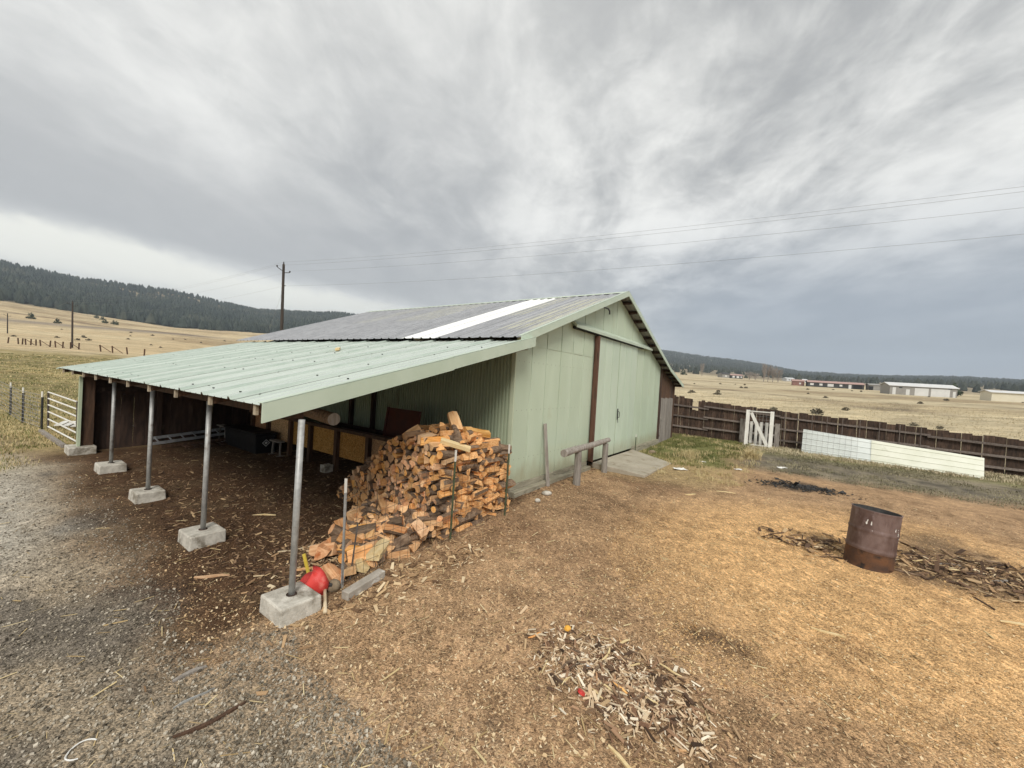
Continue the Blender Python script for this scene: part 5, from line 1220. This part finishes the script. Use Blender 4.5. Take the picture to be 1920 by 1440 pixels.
q = polar(1500, 2.6, 15, -56, 54); b2, a2 = ba(q); q = q[~((b2 > 0) & (a2 > -.2)) & ~((b2 > 4.2) & (b2 < 8.8) & (a2 > -2.05))]
scatter('straw_bits', 'thin pale straw and splinters strewn over the yard', 'straw', q, .10, .05, C_straw, 6, .004, tilt=.12)
def heap(cx, cy, sx, sy, n, rot=0):
    u = np.stack([g.normal(0, sx, n), g.normal(0, sy, n)], -1); c, s = math.cos(rot), math.sin(rot); return np.stack([cx + u[:, 0] * c - u[:, 1] * s, cy + u[:, 0] * s + u[:, 1] * c], -1)
q = np.concatenate([heap(1.15, 4.05, .42, .28, 1300, -.75), heap(1.35, 3.75, .33, .22, 700, -.7)])
scatter('splinter_heap', 'heap of splinters and bark left from wood splitting', 'splinters', q, .062, .17, C_heap, 7, .012, tilt=.25)
scatter('splinter_bark', 'bark scraps mixed in the splinter heap', 'bark', heap(1.25, 3.9, .42, .28, 420, -.75), .06, .26, C_bark, 8, .010, tilt=.25)
q = np.concatenate([heap(7.75, 6.9, .9, .34, 650, -.45), heap(8.6, 6.6, .7, .5, 450, -.5), heap(6.0, 7.7, .4, .25, 160, -.3)])
scatter('debris_trail', 'dark bark and scrap trail beside the burn barrel', 'debris', q, .11, .20, C_bark, 9, .012, tilt=.2)
scatter('debris_splinters', 'pale splinters in the scrap trail beside the burn barrel', 'splinters', q[::3] + .05, .12, .16, C_chip, 10, .014, tilt=.2)
scatter('charred_bits', 'charred bits of the old fire patch', 'charcoal', heap(8.95, 12.2, .55, .28, 420, -.5), .07, .4, M_char, 12, .008, tilt=.3)
scatter('woodpile_litter', 'bark litter round the foot of the woodpile', 'litter', np.concatenate([heap(-1.2, 5.9, .9, .25, 600, .95), heap(-2.6, 6.2, .5, .4, 400, .9)]), .07, .25, C_chip, 13, .008, tilt=.25)

# larger single pieces one can pick out
def stick(x, y, L, wd, th, rz, mat, label, name='wood_scrap', cat='stick', group=None, dz=.0):
    mb = MB(); z = gz(x, y) + th / 2 + dz; M = Matrix.Translation((x, y, z)) @ Matrix.Rotation(rz, 4, 'Z') @ Matrix.Rotation(rd.gauss(0, .03), 4, 'Y')
    n = 5; w0 = [wd * q_ for q_ in (.55, .95, 1.0, .9, .4)]
    for i in range(n):
        xx = -L / 2 + L * i / (n - 1); yy = .05 * L * math.sin(i * 1.3 + x * 7); h = th * (.6 + .4 * (i in (1, 2, 3)))
        for (sy, sz) in ((-1, -1), (1, -1), (1, 1), (-1, 1)): mb.v.append(tuple(M @ Vector((xx, yy + sy * w0[i] / 2, sz * h / 2))))
    for i in range(n - 1):
        for k in range(4): mb.f.append((i * 4 + k, i * 4 + (k + 1) % 4, i * 4 + 4 + (k + 1) % 4, i * 4 + 4 + k)); mb.m.append(0)
    mb.f += [(3, 2, 1, 0), (n * 4 - 4, n * 4 - 3, n * 4 - 2, n * 4 - 1)]; mb.m += [0, 0]
    return wobj(mb, name, mat, label, cat, group)
HL = 'pale split splinter lying in the chip heap in the foreground'; HG = 'splinters of the foreground chip heap'
for k in range(40):
    q = heap(1.2, 3.95, .36, .24, 1, -.75)[0]; stick(q[0], q[1], rd.uniform(.10, .26), rd.uniform(.010, .026), .010, rd.uniform(0, 3.14), rd.choice([M_fresh, M_splits, M_handle, M_bark, M_fresh, M_bark]), HL, group=HG, dz=.01 + rd.random() * .03)
BL_ = 'scrap of kindling in the trail beside the burn barrel'; BG = 'kindling scraps beside the burn barrel'
for k in range(26):
    q = heap(8.0, 6.8, .8, .35, 1, -.5)[0]; stick(q[0], q[1], rd.uniform(.18, .5), rd.uniform(.02, .05), .018, rd.uniform(-1.2, .4), rd.choice([M_fresh, M_bark, M_greyw, M_brownw, M_bark]), BL_, group=BG, dz=.01 + rd.random() * .02)
for (x, y, L, w_, rz, m, lab) in ((-2.92, 3.73, .26, .045, .85, M_greyw, 'short grey piece of bark lying alone on the left gravel'), (-2.66, 3.46, .30, .012, .95, M_galv, 'thin grey rod lying on the left gravel'), (-2.35, 3.25, .5, .035, .8, M_brownw, 'long brown bark strip on the gravel near the thin rod'),
        (7.05, 5.3, .5, .04, -.35, M_fresh, 'pale stake of wood lying alone on the orange sawdust'), (-3.95, 5.4, .42, .05, .2, M_splits, 'tan splinter between two of the concrete piers'), (-3.3, 6.3, .6, .02, .5, M_handle, 'long thin splinter on the dark soil under the lean-to'),
        (-4.6, 7.6, .45, .03, .15, M_fresh, 'pale stick on the soil between the middle piers'), (4.1, 4.9, .35, .025, -.6, M_fresh, 'thin pale splinter halfway to the burn barrel'), (1.1, 3.05, .45, .03, -.85, M_fresh, 'long pale lath pointing out of the chip heap'), (-2.75, 5.75, .5, .06, .3, M_splits, 'flat tan chip of wood behind the nearest post'),
        (6.1, 11.1, .5, .03, -.2, M_fresh, 'pale stick on the straw in front of the concrete pad'), (4.9, 10.6, .35, .05, .3, M_fresh, 'short pale board on the chips before the pad')):
    stick(x, y, L, w_, .02, rz, m, lab)
def litter(x, y, s, lab, mat, seed):
    rd2 = random.Random(seed); mb = MB(); n = 6; c = (x, y, gz(x, y) + .02); N = 5
    for j in range(N):
        for i in range(N): mb.v.append((x + s * (i / 2 - 1) + rd2.uniform(-.2, .2) * s, y + s * .6 * (j / 2 - 1) + rd2.uniform(-.2, .2) * s, gz(x, y) + .012 + rd2.uniform(0, .25) * s))
    for j in range(N - 1):
        for i in range(N - 1): q_ = j * N + i; mb.f.append((q_, q_ + 1, q_ + N + 1, q_ + N)); mb.m.append(0)
    wobj(mb, 'litter_scrap', mat, lab, 'litter')
litter(5.95, 13.8, .20, 'crumpled white plastic scrap on the straw past the pad', M_litter, 1); litter(8.3, 14.4, .13, 'white litter scrap on the bare ground below the green patch', M_litter, 2); litter(10.4, 15.2, .16, 'white litter scrap near the tall grass tuft', M_litter, 3)
litter(7.6, 15.6, .10, 'small white scrap in the green grass patch', M_litter, 4); litter(.98, 4.12, .05, 'small white paper scrap in the chip heap', M_litter, 5)
mb = MB(); c = Vector((.83, 4.72, gz(.83, 4.72) + .02))
for j in range(6):
    ph = math.pi / 2 * j / 5
    for i in range(12): t = 2 * math.pi * i / 12; mb.v.append((c.x + .045 * math.cos(ph) * math.cos(t), c.y + .045 * math.cos(ph) * math.sin(t), c.z - .02 + .04 * math.sin(ph)))
for j in range(5):
    for i in range(12): mb.f.append((j * 12 + i, j * 12 + (i + 1) % 12, (j + 1) * 12 + (i + 1) % 12, (j + 1) * 12 + i)); mb.m.append(0)
wobj(mb, 'orange_cap', M_orange, 'small orange round cap above the chip heap', 'cap', smooth=True)
mb = MB(); c = Vector((.82, 3.72, gz(.82, 3.72) + .035)); mb.tube([c, c + Vector((.01, .004, .018))], [.038, .036], 14); wobj(mb, 'can_lid', M_red, 'small red lid lying in the chip heap', 'lid')
mb = MB(); c = Vector((-3.12, 2.95, gz(-3.12, 2.95) + .012)); mb.tube([c + Vector((.075 * math.cos(t) * 1.0, .09 * math.sin(t), .004 * math.sin(3 * t))) for t in np.linspace(1.2, 5.4, 16)], .006, 5); wobj(mb, 'twine_loop', M_litter, 'curved white twine loop on the gravel', 'twine')

# ------------------------------------------------------------------ air
mb = MB(); mb.box((-5400, -5400, -60), (5400, 5400, 420)); hzm = bpy.data.materials.new('pale_air'); hzm.use_nodes = True; T = NT(hzm.node_tree); T.n.clear()
vol = T.add('ShaderNodeVolumePrincipled', inp={'Color': (.75, .86, 1.0, 1), 'Density': 2.0e-4, 'Anisotropy': .1}); ou = T.add('ShaderNodeOutputMaterial'); T.l.new(vol.outputs[0], ou.inputs['Volume'])
o = mb.build('haze', hzm); tag(o, 'thin bluish haze lying over the fields and hills', 'haze', kind='stuff')
